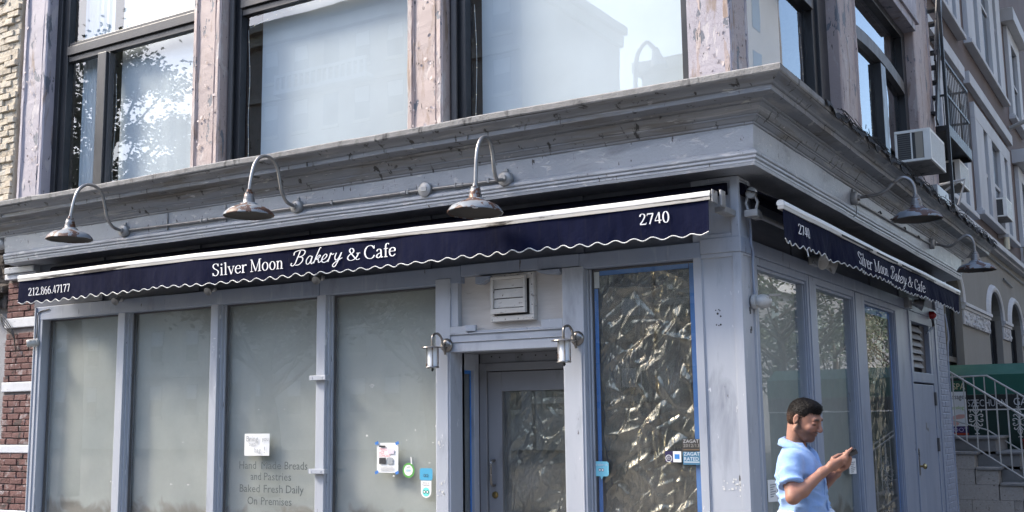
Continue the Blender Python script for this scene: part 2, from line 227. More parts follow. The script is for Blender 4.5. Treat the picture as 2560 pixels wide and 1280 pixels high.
# thin crumpled polythene: mostly clear, glossy folds
def poly(name):
    m, ns, ls, b = nt_new(name); ns.remove(b); out = ns['Material Output']
    tr = ns.new('ShaderNodeBsdfTransparent'); tr.inputs[0].default_value = (0.62, 0.64, 0.65, 1)
    gl = ns.new('ShaderNodeBsdfGlossy'); gl.inputs['Roughness'].default_value = 0.13; gl.inputs[0].default_value = (1, 0.89, 0.70, 1)  # warm gloss tint paints in golden reflected light
    df = ns.new('ShaderNodeBsdfDiffuse'); df.inputs[0].default_value = (0.50, 0.50, 0.48, 1)
    fr = ns.new('ShaderNodeLayerWeight'); fr.inputs[0].default_value = 0.4
    tc = ns.new('ShaderNodeTexCoord'); hs = []
    for rot_, st_, sc_, di_ in ((38, (2.0, 1, .8), 3.0, 1.6), (60, (2.5, 1, .7), 8, .9)):
        mp = ns.new('ShaderNodeMapping'); mp.inputs['Scale'].default_value = st_; mp.inputs['Rotation'].default_value = (0, R(rot_), 0); ls.new(tc.outputs['Object'], mp.inputs[0])
        nz = ns.new('ShaderNodeTexNoise'); nz.inputs['Scale'].default_value = sc_; nz.inputs['Detail'].default_value = 2; nz.inputs['Distortion'].default_value = di_; ls.new(mp.outputs[0], nz.inputs['Vector'])
        ab = ns.new('ShaderNodeMath'); ab.operation = 'SUBTRACT'; ls.new(nz.outputs['Fac'], ab.inputs[0]); ab.inputs[1].default_value = .5      # sharp creases along the zero line
        a2 = ns.new('ShaderNodeMath'); a2.operation = 'ABSOLUTE'; ls.new(ab.outputs[0], a2.inputs[0]); hs.append((a2.outputs[0], 1.0 / sc_))
    acc = None
    for h_, w_ in hs:
        ma = ns.new('ShaderNodeMath'); ma.operation = 'MULTIPLY_ADD'; ls.new(h_, ma.inputs[0]); ma.inputs[1].default_value = w_ ** 1.25 * 6
        if acc is None: ma.inputs[2].default_value = 0
        else: ls.new(acc, ma.inputs[2])
        acc = ma.outputs[0]
    bp = ns.new('ShaderNodeBump'); bp.inputs['Strength'].default_value = 0.55; bp.inputs['Distance'].default_value = 0.03; ls.new(acc, bp.inputs['Height'])
    ls.new(bp.outputs[0], gl.inputs['Normal']); ls.new(bp.outputs[0], fr.inputs['Normal']); ls.new(bp.outputs[0], df.inputs['Normal'])
    mr = ns.new('ShaderNodeMapRange'); mr.inputs[1].default_value = 0; mr.inputs[2].default_value = 1; mr.inputs[3].default_value = 0.13; mr.inputs[4].default_value = 0.70; ls.new(fr.outputs['Facing'], mr.inputs[0])
    m1 = ns.new('ShaderNodeMixShader'); m1.inputs[0].default_value = 0.06; ls.new(tr.outputs[0], m1.inputs[1]); ls.new(df.outputs[0], m1.inputs[2])
    m2 = ns.new('ShaderNodeMixShader'); ls.new(mr.outputs[0], m2.inputs[0]); ls.new(m1.outputs[0], m2.inputs[1]); ls.new(gl.outputs[0], m2.inputs[2])
    ls.new(m2.outputs[0], out.inputs['Surface']); return m
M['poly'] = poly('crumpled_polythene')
def c_(name, c, rough=0.6):
    if name not in M: M[name] = flat(name, c, rough)
    return M[name]

# ------------------------------------------------------------------ mesh helpers
def tag(o, label=None, cat=None, group=None, kind=None):
    if label: o['label'] = label
    if cat: o['category'] = cat
    if group: o['group'] = group
    if kind: o['kind'] = kind
    return o
def thing(name, label, cat, loc=(0, 0, 0), group=None):
    o = bpy.data.objects.new(name, None); col.objects.link(o); o.location = loc; o.empty_display_size = 0.1
    return tag(o, label, cat, group)
def wloc(o):
    v = Vector((0, 0, 0))
    while o: v += o.location; o = o.parent
    return v
class MB:
    """collects faces given in world coordinates; build() links them as one mesh object under its parent"""
    def __init__(s): s.v = []; s.f = []
    def add(s, vs, fs):
        n = len(s.v); s.v += [tuple(p) for p in vs]; s.f += [tuple(i + n for i in f) for f in fs]; return s
    def box(s, x0, x1, y0, y1, z0, z1):
        return s.add([(x0, y0, z0), (x1, y0, z0), (x1, y1, z0), (x0, y1, z0), (x0, y0, z1), (x1, y0, z1), (x1, y1, z1), (x0, y1, z1)],
                     [(0, 3, 2, 1), (4, 5, 6, 7), (0, 1, 5, 4), (1, 2, 6, 5), (2, 3, 7, 6), (3, 0, 4, 7)])
    def obox(s, c, ax, ay, az, hx, hy, hz):
        c = Vector(c); ax = Vector(ax).normalized() * hx; ay = Vector(ay).normalized() * hy; az = Vector(az).normalized() * hz
        P = [c + ax * i + ay * j + az * k for k in (-1, 1) for j, i in ((-1, -1), (-1, 1), (1, 1), (1, -1))]
        return s.add(P, [(0, 3, 2, 1), (4, 5, 6, 7), (0, 1, 5, 4), (1, 2, 6, 5), (2, 3, 7, 6), (3, 0, 4, 7)])
    def tube(s, pts, r, n=8, cap=True):
        pts = [Vector(p) for p in pts]; rs = r if isinstance(r, (list, tuple)) else [r] * len(pts)
        base = len(s.v); up = Vector((0.13, 0.29, 0.95)).normalized(); prev = None
        for i, p in enumerate(pts):
            t = (pts[min(i + 1, len(pts) - 1)] - pts[max(i - 1, 0)])
            if t.length < 1e-9: t = Vector((0, 0, 1))
            t.normalize()
            a = (prev - t * prev.dot(t)) if prev else t.cross(up)
            if a.length < 1e-6: a = t.cross(Vector((1, 0, 0)))
            a.normalize(); b = t.cross(a); prev = a
            for k in range(n):
                q = 2 * math.pi * k / n; s.v.append(tuple(p + (a * math.cos(q) + b * math.sin(q)) * rs[i]))
        for i in range(len(pts) - 1):
            for k in range(n):
                k2 = (k + 1) % n; s.f.append((base + i * n + k, base + i * n + k2, base + (i + 1) * n + k2, base + (i + 1) * n + k))
        if cap: s.f.append(tuple(base + k for k in reversed(range(n)))); s.f.append(tuple(base + (len(pts) - 1) * n + k for k in range(n)))
        return s
    def lathe(s, prof, c, axis=(0, 0, 1), n=28):
        """prof: (radius, distance along axis)"""
        c = Vector(c); t = Vector(axis).normalized(); a = t.cross(Vector((0.3, 0.8, 0.1)) if abs(t.z) > 0.5 else Vector((0, 0, 1))); a.normalize(); b = t.cross(a)
        base = len(s.v)
        for r, d in prof:
            for k in range(n):
                q = 2 * math.pi * k / n; s.v.append(tuple(c + t * d + (a * math.cos(q) + b * math.sin(q)) * r))
        for i in range(len(prof) - 1):
            for k in range(n):
                k2 = (k + 1) % n; s.f.append((base + i * n + k, base + i * n + k2, base + (i + 1) * n + k2, base + (i + 1) * n + k))
        return s
    def extr(s, poly, d):
        """closed polygon of 3D points extruded by vector d"""
        P = [Vector(p) for p in poly]; d = Vector(d); n = len(P)
        return s.add(P + [p + d for p in P], [tuple(reversed(range(n))), tuple(range(n, 2 * n))] + [(i, (i + 1) % n, n + (i + 1) % n, n + i) for i in range(n)])
    def grid(s, fn, nu, nv):
        base = len(s.v)
        for j in range(nv + 1):
            for i in range(nu + 1): s.v.append(tuple(fn(i / nu, j / nv)))
        for j in range(nv):
            for i in range(nu):
                a = base + j * (nu + 1) + i; s.f.append((a, a + 1, a + nu + 2, a + nu + 1))
        return s
    def build(s, name, m, parent=None, bev=0.0, smooth=False, thick=0.0, seg=2, angle=48):
        me = bpy.data.meshes.new(name); off = wloc(parent) if parent else Vector((0, 0, 0))
        me.from_pydata([(x - off.x, y - off.y, z - off.z) for x, y, z in s.v], [], s.f); me.update()
        bm = bmesh.new(); bm.from_mesh(me); bmesh.ops.recalc_face_normals(bm, faces=bm.faces) if (not thick and len(s.f) > 1) else None; bm.to_mesh(me); bm.free()
        o = bpy.data.objects.new(name, me); col.objects.link(o); me.materials.append(M[m] if isinstance(m, str) else m)
        if parent: o.parent = parent
        if smooth:
            for p in me.polygons: p.use_smooth = True
            me.set_sharp_from_angle(angle=R(angle))
        if thick: md = o.modifiers.new('t', 'SOLIDIFY'); md.thickness = thick; md.offset = 0
        if bev: md = o.modifiers.new('b', 'BEVEL'); md.width = bev; md.segments = seg; md.limit_method = 'ANGLE'; md.angle_limit = R(35)
        return o
def smooth_path(pts, n=6, closed=False):
    P = [Vector(p) for p in pts]; out = []; L = len(P)
    rng = range(L if closed else L - 1)
    for i in rng:
        p0 = P[(i - 1) % L] if (closed or i > 0) else P[0] * 2 - P[1]; p1 = P[i]; p2 = P[(i + 1) % L]
        p3 = P[(i + 2) % L] if (closed or i + 2 < L) else P[-1] * 2 - P[-2]
        for k in range(n):
            t = k / n; out.append(0.5 * ((2 * p1) + (p2 - p0) * t + (2 * p0 - 5 * p1 + 4 * p2 - p3) * t * t + (3 * p1 - p0 - 3 * p2 + p3) * t ** 3))
    if not closed: out.append(P[-1])
    return out
def vnoise(x, seed=0.0):
    return (math.sin(x * 1.3 + seed) + math.sin(x * 2.9 + seed * 2.1) * 0.6 + math.sin(x * 7.1 + seed * 3.7) * 0.3 + math.sin(x * 17.3 + seed * 1.7) * 0.12) / 2.02

# ------------------------------------------------------------------ lettering: pen strokes with thick stems and hair lines
def loop(cx, cy, rx, ry, n=14): return [(cx + rx * math.sin(2 * math.pi * i / n), cy + ry * math.cos(2 * math.pi * i / n)) for i in range(n)]
SER = lambda a, b, y: ('l', [(a, y), (b, y)], 1.2)
GL = {
 'S': (.50, [('s', [(.41, .56), (.35, .67), (.24, .71), (.12, .66), (.085, .54), (.17, .42), (.31, .34), (.41, .22), (.37, .07), (.24, 0), (.12, .04), (.06, .16)], 1), ('l', [(.415, .70), (.415, .54)], .35), ('l', [(.055, .0), (.055, .17)], .35)]),
 'i': (.26, [('l', [(.13, 0), (.13, .46)], 1), SER(.03, .23, .012), ('l', [(.04, .43), (.13, .455)], 1.2), ('d', (.125, .63), .055)]),
 'l': (.26, [('l', [(.13, 0), (.13, .72)], 1), SER(.03, .23, .012), ('l', [(.04, .69), (.13, .715)], 1.2)]),
 'v': (.46, [('l', [(.08, .45), (.24, .0)], 1), ('l', [(.24, 0), (.39, .45)], .5), SER(0, .17, .45), SER(.32, .46, .45)]),
 'e': (.44, [('l', [(.08, .27), (.38, .27)], 1), ('s', [(.38, .27), (.36, .40), (.24, .465), (.11, .40), (.065, .23), (.12, .07), (.25, .0), (.40, .10)], 1)]),
 'r': (.36, [('l', [(.11, 0), (.11, .46)], 1), SER(.02, .23, .012), ('l', [(.03, .43), (.11, .455)], 1.2), ('s', [(.11, .30), (.19, .42), (.29, .46)], .9), ('d', (.30, .425), .045)]),
 'M': (.84, [('l', [(.13, 0), (.13, .69)], .5), ('l', [(.13, .70), (.41, .03)], 1.05), ('l', [(.41, .03), (.69, .70)], .5), ('l', [(.69, .70), (.69, 0)], 1.05), SER(.03, .24, .012), SER(.57, .81, .012), SER(.03, .16, .69), SER(.67, .81, .69)]),
 'o': (.48, [('c', loop(.24, .232, .17, .235), 1)]),
 'n': (.50, [('l', [(.12, 0), (.12, .46)], 1), SER(.03, .22, .012), ('l', [(.03, .43), (.12, .455)], 1.2), ('s', [(.12, .34), (.22, .45), (.32, .44), (.37, .33), (.37, .18), (.37, .0)], 1), SER(.28, .47, .012)]),
 'C': (.64, [('s', [(.57, .54), (.48, .67), (.35, .71), (.18, .64), (.08, .46), (.08, .25), (.18, .07), (.35, .0), (.50, .04), (.60, .17)], 1), ('l', [(.58, .70), (.58, .52)], .35)]),
 'a': (.43, [('s', [(.08, .36), (.13, .44), (.22, .465), (.30, .42), (.315, .32), (.315, .18), (.32, .05), (.36, .01), (.42, .04)], 1), ('s', [(.31, .27), (.16, .21), (.08, .12), (.10, .03), (.19, .0), (.31, .10)], 1)]),
 'f': (.31, [('s', [(.34, .67), (.27, .72), (.19, .69), (.155, .58), (.15, .45), (.15, .2), (.15, 0)], 1), SER(.05, .26, .012), SER(.04, .29, .45)]),
 '&': (.80, [('s', [(.67, .38), (.60, .2), (.45, .05), (.25, .0), (.10, .08), (.08, .2), (.18, .33), (.36, .44), (.42, .56), (.36, .69), (.27, .71), (.19, .62), (.22, .5), (.36, .3), (.52, .1), (.64, .01), (.75, .06)], .95), SER(.56, .77, .40)]),
 '2': (.46, [('s', [(.06, .53), (.1, .65), (.2, .70), (.32, .66), (.355, .54), (.30, .40), (.18, .2), (.06, .045)], .95), ('l', [(.05, .03), (.40, .03)], 2.2), ('l', [(.40, .03), (.43, .13)], .4)]),
 '7': (.46, [('l', [(.05, .66), (.42, .66)], 2.2), ('l', [(.41, .67), (.17, .0)], .95), ('l', [(.06, .67), (.04, .54)], .4)]),
 '4': (.48, [('l', [(.31, .70), (.04, .2)], .5), ('l', [(.03, .18), (.45, .18)], 1.6), ('l', [(.32, .70), (.32, 0)], 1)]),
 '0': (.48, [('c', loop(.24, .35, .165, .35), 1)]),
 '1': (.40, [('l', [(.21, 0), (.21, .70)], 1), SER(.09, .33, .012), ('l', [(.09, .61), (.21, .695)], 1)]),
 '6': (.47, [('s', [(.37, .68), (.2, .58), (.08, .36), (.09, .14), (.2, .0), (.33, .05), (.39, .2), (.33, .38), (.2, .42), (.09, .3)], .95)]),
 '8': (.47, [('c', loop(.235, .535, .125, .165), .9), ('c', loop(.235, .185, .16, .185), .9)]),
 '.': (.22, [('d', (.11, .05), .055)]),
 '\x01': (.74, [('s', [(.34, .76), (.28, .5), (.17, .12), (.04, .0), (-.07, .07), (-.03, .16)], .95), ('s', [(.02, .56), (.04, .72), (.25, .79), (.5, .79), (.63, .68), (.54, .50), (.30, .44)], .9), ('s', [(.30, .44), (.52, .40), (.57, .22), (.42, .04), (.2, .02)], .9)]),
 '\x02': (.45, [('s', [(.35, .37), (.2, .43), (.06, .28), (.06, .08), (.16, .0), (.28, .12), (.36, .40), (.33, .1), (.39, .0), (.50, .10)], .85)]),
 '\x03': (.44, [('s', [(.06, .0), (.14, .4), (.24, .78), (.32, .80)], .85), ('s', [(.12, .2), (.28, .41), (.35, .36), (.26, .24), (.16, .21), (.28, .18), (.34, .02), (.48, .10)], .8)]),
 '\x04': (.36, [('s', [(.02, .12), (.22, .22), (.28, .36), (.18, .43), (.06, .3), (.05, .1), (.16, 0), (.3, .03), (.40, .12)], .85)]),
 '\x05': (.34, [('s', [(.04, .0), (.10, .30), (.12, .45), (.2, .37), (.31, .40)], .9)]),
 '\x06': (.46, [('s', [(.08, .43), (.05, .2), (.13, .05), (.26, .14), (.36, .43), (.27, .0), (.15, -.27), (.02, -.26), (.04, -.12), (.3, .05), (.46, .14)], .85)]),
 ' ': (.24, []),
}
def letters(mb, text, to3, x0, x1, z0, cap, wv=0.050, wh=0.017, shear=0.0):
    """strokes of `text` set between x0 and x1 on baseline z0; to3(u, v) places a point on the surface"""
    W = sum(GL[c][0] for c in text); sx = (x1 - x0) / W; sz = cap / 0.70; cur = 0.0
    for ch in text:
        adv, strokes = GL[ch]; slant = 0.22 if ord(ch) < 32 else shear
        for kind, pts, k in strokes:
            if kind == 'd':
                poly = [(pts[0] + k * math.cos(a * math.pi / 5), pts[1] + k * math.sin(a * math.pi / 5)) for a in range(10)]
                mb.add([to3(x0 + (cur + px + slant * py) * sx, z0 + py * sz) for px, py in poly], [tuple(range(10))]); continue
            if kind == 'l': P = [Vector((p[0], p[1], 0)) for p in pts]
            else: P = smooth_path([(p[0], p[1], 0) for p in pts], 4, kind == 'c')
            if kind == 'c': P.append(P[0])
            vs = []
            for i, p in enumerate(P):
                if kind == 'c': t = P[(i + 1) % (len(P) - 1)] - P[(i - 1) % (len(P) - 1)]
                else: t = P[min(i + 1, len(P) - 1)] - P[max(i - 1, 0)]
                t.normalize(); w = math.hypot(wv * t.y, wh * t.x) * k; nrm = Vector((-t.y, t.x, 0)) * w
                for q in (p + nrm, p - nrm): vs.append(to3(x0 + (cur + q.x + slant * q.y) * sx, z0 + q.y * sz))
            mb.add(vs, [(2 * i, 2 * i + 1, 2 * i + 3, 2 * i + 2) for i in range(len(P) - 1)])
        cur += adv
def sans(name, text, origin, xdir, zdir, size, m, parent, width=None, extrude=0.0, align='LEFT'):
    """built-in sans lettering turned into a mesh on the plane origin + u*xdir + v*zdir"""
    cu = bpy.data.curves.new(name, 'FONT'); cu.body = text; cu.size = size; cu.resolution_u = 2; cu.align_x = align
    o = bpy.data.objects.new(name, cu); col.objects.link(o)
    dg = bpy.context.evaluated_depsgraph_get(); me = bpy.data.meshes.new_from_object(o.evaluated_get(dg)); bpy.data.objects.remove(o)
    xs = [v.co.x for v in me.vertices] or [0, 1]; k = 1.0
    if width: k = width / max(1e-6, (max(xs) - min(xs)))
    off = wloc(parent) if parent else Vector((0, 0, 0)); O = Vector(origin); X = Vector(xdir); Z = Vector(zdir)
    for v in me.vertices:
        v.co = O + X * (v.co.x * k) + Z * v.co.y - off
    b = bpy.data.objects.new(name, me); col.objects.link(b); me.materials.clear(); me.materials.append(M[m] if isinstance(m, str) else m)
    if parent: b.parent = parent
    return b

# ================================================================== setting
o = MB().box(-120, 90, -120, 200, -0.35, -0.15).build('ground', 'asphalt'); tag(o, kind='structure')
o = MB().box(-90, 60, -38, -5.2, -0.146, -0.14).build('road', 'asphalt'); tag(o, kind='structure')
o = MB().box(4.6, 14, -5, 80, -0.146, -0.139).build('side_road', 'asphalt'); tag(o, kind='structure')
o = MB().box(-90, 4.5, -5.1, 60, -0.15, 0.0).build('pavement', 'paving', bev=0.02); tag(o, kind='structure')
o = MB().box(14.1, 60, -5, 80, -0.15, 0.0).build('far_pavement', 'paving', bev=0.02); tag(o, kind='structure')

# ================================================================== bakery building
BK = thing('bakery_building', 'old corner building with blue-grey shopfront, silver cornice and peeling pink upper storey', 'building', (0, 0, 0))
def part(name, m, mb, bev=0.004, parent=None, **k): return mb.build(name, m, parent or BK, bev, **k)
def bx(name, m, x0, x1, y0, y1, z0, z1, bev=0.004, parent=None): return MB().box(x0, x1, y0, y1, z0, z1).build(name, m, parent or BK, bev)

# --- inner shell (dark rooms behind the glass)
bx('inner_floor', 'interior', -8.4, -0.3, 0.6, 7.7, -0.1, 0.02, 0)
bx('inner_wall', 'interior', -8.4, -0.6, 3.2, 3.3, 0.02, 3.28, 0)
bx('inner_wall', 'interior', -8.45, -8.3, 0.2, 7.7, 0.02, 3.28, 0)
bx('party_wall', 'mortar', -8.45, -0.3, 7.72, 7.8, 0.0, 7.9, 0)
bx('party_wall', 'mortar', -8.62, -8.5, 0.35, 7.8, 0.0, 7.9, 0)
bx('upper_floor', 'interior', -8.44, -0.06, 0.06, 7.7, 3.30, 3.86, 0)
bx('roof', 'slab', -8.6, 0.0, 0.0, 7.9, 7.9, 8.1, 0)
bx('inner_wall', 'intbrick', -8.4, -0.6, 2.2, 2.3, 3.87, 7.88, 0)

# --- cornice, mitred round the corner
def sweepL(name, m, prof, xA, yB, wob=0.003, seed=0.0, nA=70, nB=60, parent=None, bev=0.0):
    mb = MB(); n = len(prof); st = []
    for i in range(nA + 1):
        t = i / nA; st.append([(xA + (p - xA) * t, -p + wob * vnoise(t * 22 + z * 3, seed) * (1 - t ** 8), z + wob * 1.1 * vnoise(t * 14 + p * 9, seed + 2) * (1 - t ** 8)) for p, z in prof])
    for i in range(1, nB + 1):
        t = i / nB; st.append([(p + wob * vnoise(t * 20 + z * 3, seed + 5) * min(1, t * 8), -p + (yB + p) * t, z + wob * 1.1 * vnoise(t * 14 + p * 9, seed + 7) * min(1, t * 8)) for p, z in prof])
    mb.v = [q for s_ in st for q in s_]
    for i in range(len(st) - 1):
        for k in range(n):
            k2 = (k + 1) % n; mb.f.append((i * n + k, i * n + k2, (i + 1) * n + k2, (i + 1) * n + k))
    mb.f.append(tuple(range(n))); mb.f.append(tuple((len(st) - 1) * n + k for k in reversed(range(n))))
    return mb.build(name, m, parent or BK, bev, smooth=True, angle=14)
low = [(-.05, 3.330), (.196, 3.343), (.199, 3.345), (.203, 3.366), (.206, 3.370), (.206, 3.386), (.212, 3.390), (.217, 3.396), (.217, 3.412), (.223, 3.417), (.227, 3.424), (.227, 3.436), (.220, 3.447), (.205, 3.455), (.197, 3.462), (-.05, 3.462)]
sweepL('lower_moulding', 'cornice', low, -8.22, 7.96, 0.003, 1.0)
sweepL('frieze', 'cornice', [(-.05, 3.4622), (.193, 3.4622), (.199, 3.55), (.204, 3.632), (-.05, 3.632)], -8.235, 8.12, 0.004, 3.0)
bed = [(-.05, 3.6325), (.204, 3.6325), (.212, 3.640), (.212, 3.652), (.222, 3.658), (.232, 3.672), (.240, 3.684), (.248, 3.687), (.248, 3.697), (.258, 3.702), (.266, 3.714), (.276, 3.732), (.286, 3.746), (.298, 3.756), (.298, 3.768), (.312, 3.773), (.318, 3.782), (-.05, 3.782)]
sweepL('bed_moulding', 'crown', bed, -8.60, 8.35, 0.003, 5.0)
crown = [(-.05, 3.7825), (.320, 3.7825), (.404, 3.797), (.411, 3.799), (.413, 3.835), (.421, 3.837), (.427, 3.841), (.436, 3.853), (.452, 3.865), (.474, 3.874), (.488, 3.880), (.497, 3.889), (-.05, 3.889)]
sweepL('crown_moulding', 'crown', crown, -8.80, 9.2, 0.004, 8.0)
sweepL('cornice_slab', 'slab', [(-.05, 3.8895), (.502, 3.8895), (.509, 3.900), (.511, 3.938), (.500, 3.948), (-.05, 3.985)], -8.85, 9.0, 0.006, 11.0, 110, 90)
# joints where cornice sheets lap
for xj in (-8.0, -5.68, -3.72, -2.05, -4.9):
    z0 = 3.80 if xj in (-8.0, -3.72, -2.05) else 3.463
    MB().box(xj - .004, xj + .004, -.424 if z0 > 3.7 else -.2075, -.38 if z0 > 3.7 else -.15, z0, z0 + (.038 if z0 > 3.7 else .168)).build('sheet_joint', 'slab', BK)
# torn roofing felt and net along the side slab
mb = MB(); random.seed(3)
def felt(u, v):
    y = 0.55 + u * 8.5; k = vnoise(u * 60, 2.0); return (0.50 + v * 0.03 - 0.06 * (v < .5) + .012 * vnoise(u * 90, v), y, 3.950 + .06 * (1 - v) * (0.6 + .4 * k) - v * (0.065 + 0.045 * vnoise(u * 70, 4)))
mb.grid(felt, 160, 4); mb.build('roofing_felt', 'tar', BK, thick=0.006)
mb = MB()
for k in range(4): mb.tube([(0.515 + .02 * math.sin(i * .9 + k) + .01 * k, 0.9 + i * .165, 3.955 + .03 * vnoise(i * .8, k * 2.0) - .012 * k) for i in range(50)], 0.0035, 5)
for k in range(60):
    y = random.uniform(1.0, 8.8); x = 0.5 + random.uniform(0, .03); z = 3.94 + random.uniform(-.05, .05)
    mb.tube([(x, y, z), (x + random.uniform(-.02, .04), y + random.uniform(-.2, .2), z + random.uniform(-.05, .06))], 0.003, 4)
mb.build('cable_tangle', 'tar', BK)

# --- front (A side) ground floor
ZH = 2.722
W = [(-7.80, -6.596), (-6.49, -5.27), (-5.175, -3.951), (-3.85, -2.649)]
def vjamb(name, x0, x1, z0, z1, y0=0.0, y1=0.16, m='blue'):
    o = MB().box(x0, x1, y0, y1, z0, z1).build(name, m, BK, 0.005); return o
jl = vjamb('left_jamb', -7.93, -7.80, 0.42, 2.86)
MB().box(-7.885, -7.845, -0.012, 0.0, 0.45, 2.80).build('jamb_bead', 'blue', jl, 0.004)
for i, (a, b) in enumerate(((-6.596, -6.49), (-5.27, -5.175), (-3.951, -3.85))):
    mu = vjamb('mullion', a, b, 0.42, ZH + .004, -0.004 * (i % 2), 0.15)
    MB().box(b, b + .016, 0.035, 0.13, 0.5, ZH).build('glazing_bead', 'blue', mu, 0.003)
    MB().box(b + .0165, b + .03, 0.065, 0.13, 0.5, ZH).build('glazing_bead', 'blue', mu, 0.003)
for xb in (1.99, 1.18):
    mb = MB().box(-3.985, -3.80, -0.05, -0.005, xb - .02, xb + .02)
    for sx in (-3.95, -3.84): mb.lathe([(0, -.006), (.006, -.004), (.006, .0)], (sx, -.05, xb), (0, 1, 0), 8)
    mb.build('shutter_bracket', 'blue', BK, 0.003)
pl_ = vjamb('door_pilaster', -2.649, -2.502, 0.0, 2.77, -0.012, 0.2)
pr_ = vjamb('door_pilaster', -1.448, -1.262, 0.0, 2.77, -0.012, 0.16)
for o_, a in ((pl_, -2.649), (pr_, -1.448)): MB().box(a + .012, a + (.13 if a < -2 else .165), -0.02, -0.012, 0.25, 2.19).build('pilaster_face', 'blue', o_, 0.003)
for xo in (0.010, 0.028): MB().box(-1.262 + xo - .01, -1.262 + xo + .004, 0.03 + xo, 0.12, 0.5, 2.75).build('glazing_bead', 'blue', pr_, 0.003)
# head beam in slightly uneven lengths
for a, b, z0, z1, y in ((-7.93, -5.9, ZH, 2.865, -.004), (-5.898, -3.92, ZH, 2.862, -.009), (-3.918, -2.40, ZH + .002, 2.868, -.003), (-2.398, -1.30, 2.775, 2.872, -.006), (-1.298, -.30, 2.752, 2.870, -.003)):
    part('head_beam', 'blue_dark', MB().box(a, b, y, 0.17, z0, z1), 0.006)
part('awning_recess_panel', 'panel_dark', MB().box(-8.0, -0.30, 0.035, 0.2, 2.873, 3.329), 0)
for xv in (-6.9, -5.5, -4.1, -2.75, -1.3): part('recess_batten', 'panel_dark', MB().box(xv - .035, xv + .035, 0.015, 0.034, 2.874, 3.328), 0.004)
part('stall_riser', 'blue', MB().box(-7.93, -2.66, -0.02, 0.25, 0.0, 0.418), 0.01)
part('stall_riser', 'blue', MB().box(-1.26, -0.36, -0.02, 0.25, 0.0, 0.418), 0.01)
def window(x0, x1, z0, z1, y, m='glass_shop'):
    w = bx('shop_window_sill', 'blue', x0, x1, 0.02, 0.14, z0 - .06, z0, 0.004)
    f = MB().box(x0, x0 + .012, y - .01, y + .02, z0, z1).box(x1 - .014, x1, y - .01, y + .02, z0, z1).box(x0 + .012, x1 - .014, y - .01, y + .02, z1 - .014, z1)
    fr = f.build('window_frame', 'greyframe', BK, 0.002)
    MB().add([(x0 + .01, y, z0), (x1 - .01, y, z0), (x1 - .01, y, z1 - .01), (x0 + .01, y, z1 - .01)], [(0, 1, 2, 3)]).build('pane', m, fr)
    return fr
for i, (a, b) in enumerate(W): window(a + (0.03 if i else 0.02), b, 0.48, ZH, 0.095)
window(-1.235, -0.362, 0.48, 2.752, 0.085)
# entrance: lintel, moulding, plywood panel, recess, door
part('lintel', 'blue', MB().box(-2.502, -1.448, -0.008, 0.12, 2.157, 2.235), 0.005)
part('lintel_moulding', 'blue', MB().box(-2.502, -1.448, -0.020, 0.10, 2.2355, 2.243), 0.003)
part('lintel_moulding', 'blue', MB().box(-2.502, -1.448, -0.002, 0.10, 2.2435, 2.297), 0.003)
part('lintel_moulding', 'blue', MB().box(-2.502, -1.448, -0.018, 0.10, 2.2975, 2.308), 0.003)
part('lintel_ledge', 'blue', MB().box(-2.502, -2.33, -0.012, 0.09, 2.3085, 2.365), 0.004)
part('lintel_ledge', 'blue', MB().box(-1.64, -1.448, -0.012, 0.09, 2.3085, 2.378), 0.004)
part('lintel_ledge', 'blue', MB().box(-2.3295, -1.6405, 0.000, 0.09, 2.3085, 2.325), 0.004)
part('ledge_block', 'blue', MB().obox((-2.30, -0.005, 2.345), (1, .25, 0), (-.25, 1, 0), (0, .1, 1), .045, .02, .025), 0.003)
part('plywood_panel', 'plywood', MB().box(-2.43, -1.448, 0.055, 0.075, 2.3255, 2.775), 0)
part('panel_trim', 'blue', MB().box(-2.502, -2.43, 0.0, 0.08, 2.366, 2.774), 0.004)
part('beam_bracket', 'blue_dark', MB().extr([(-2.24, -.03, 2.76), (-2.10, -.03, 2.76), (-2.10, -.03, 2.735), (-2.13, -.03, 2.73), (-2.19, -.03, 2.70), (-2.24, -.03, 2.70)], (0, .08, 0)), 0.003)
part('beam_bracket', 'blue_dark', MB().extr([(-1.66, -.03, 2.765), (-1.46, -.03, 2.765), (-1.46, -.03, 2.735), (-1.50, -.03, 2.725), (-1.62, -.03, 2.74), (-1.66, -.03, 2.76)], (0, .08, 0)), 0.003)
YD = 0.42
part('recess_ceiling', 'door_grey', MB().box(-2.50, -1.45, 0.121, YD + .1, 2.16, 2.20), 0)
sl = part('recess_side', 'blue', MB().box(-2.60, -2.502, 0.16, 0.20, 0.0, 2.16).box(-2.60, -2.502, 0.345, YD - .001, 0.0, 2.16).box(-2.60, -2.502, .2, .345, 2.02, 2.16).box(-2.60, -2.502, .2, .345, 0, .5), 0.004)
MB().box(-2.545, -2.54, 0.2, 0.345, .5, 2.02).build('pane', 'glass_shop', sl)
MB().box(-2.537, -2.535, 0.2, 0.225, .5, 2.02).box(-2.537, -2.535, 0.325, 0.345, .5, 2.02).box(-2.537, -2.535, 0.225, 0.325, 1.99, 2.02).build('masking_tape', 'tape', sl)
part('recess_side', 'blue', MB().box(-1.449, -1.35, 0.161, YD, 0.0, 2.16), 0.004)
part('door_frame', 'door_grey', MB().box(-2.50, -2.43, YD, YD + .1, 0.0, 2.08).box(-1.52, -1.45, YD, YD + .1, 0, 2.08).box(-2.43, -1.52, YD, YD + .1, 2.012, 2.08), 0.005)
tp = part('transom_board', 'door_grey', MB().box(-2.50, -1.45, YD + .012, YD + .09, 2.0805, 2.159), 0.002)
mb = MB()
for hx, hz in ((-2.38, 2.135), (-2.30, 2.125), (-2.08, 2.14), (-2.12, 2.12), (-1.95, 2.13), (-1.75, 2.14), (-1.85, 2.125)): mb.lathe([(0, -.002), (.007, -.001), (.007, .004)], (hx, YD + .011, hz), (0, 1, 0), 8)
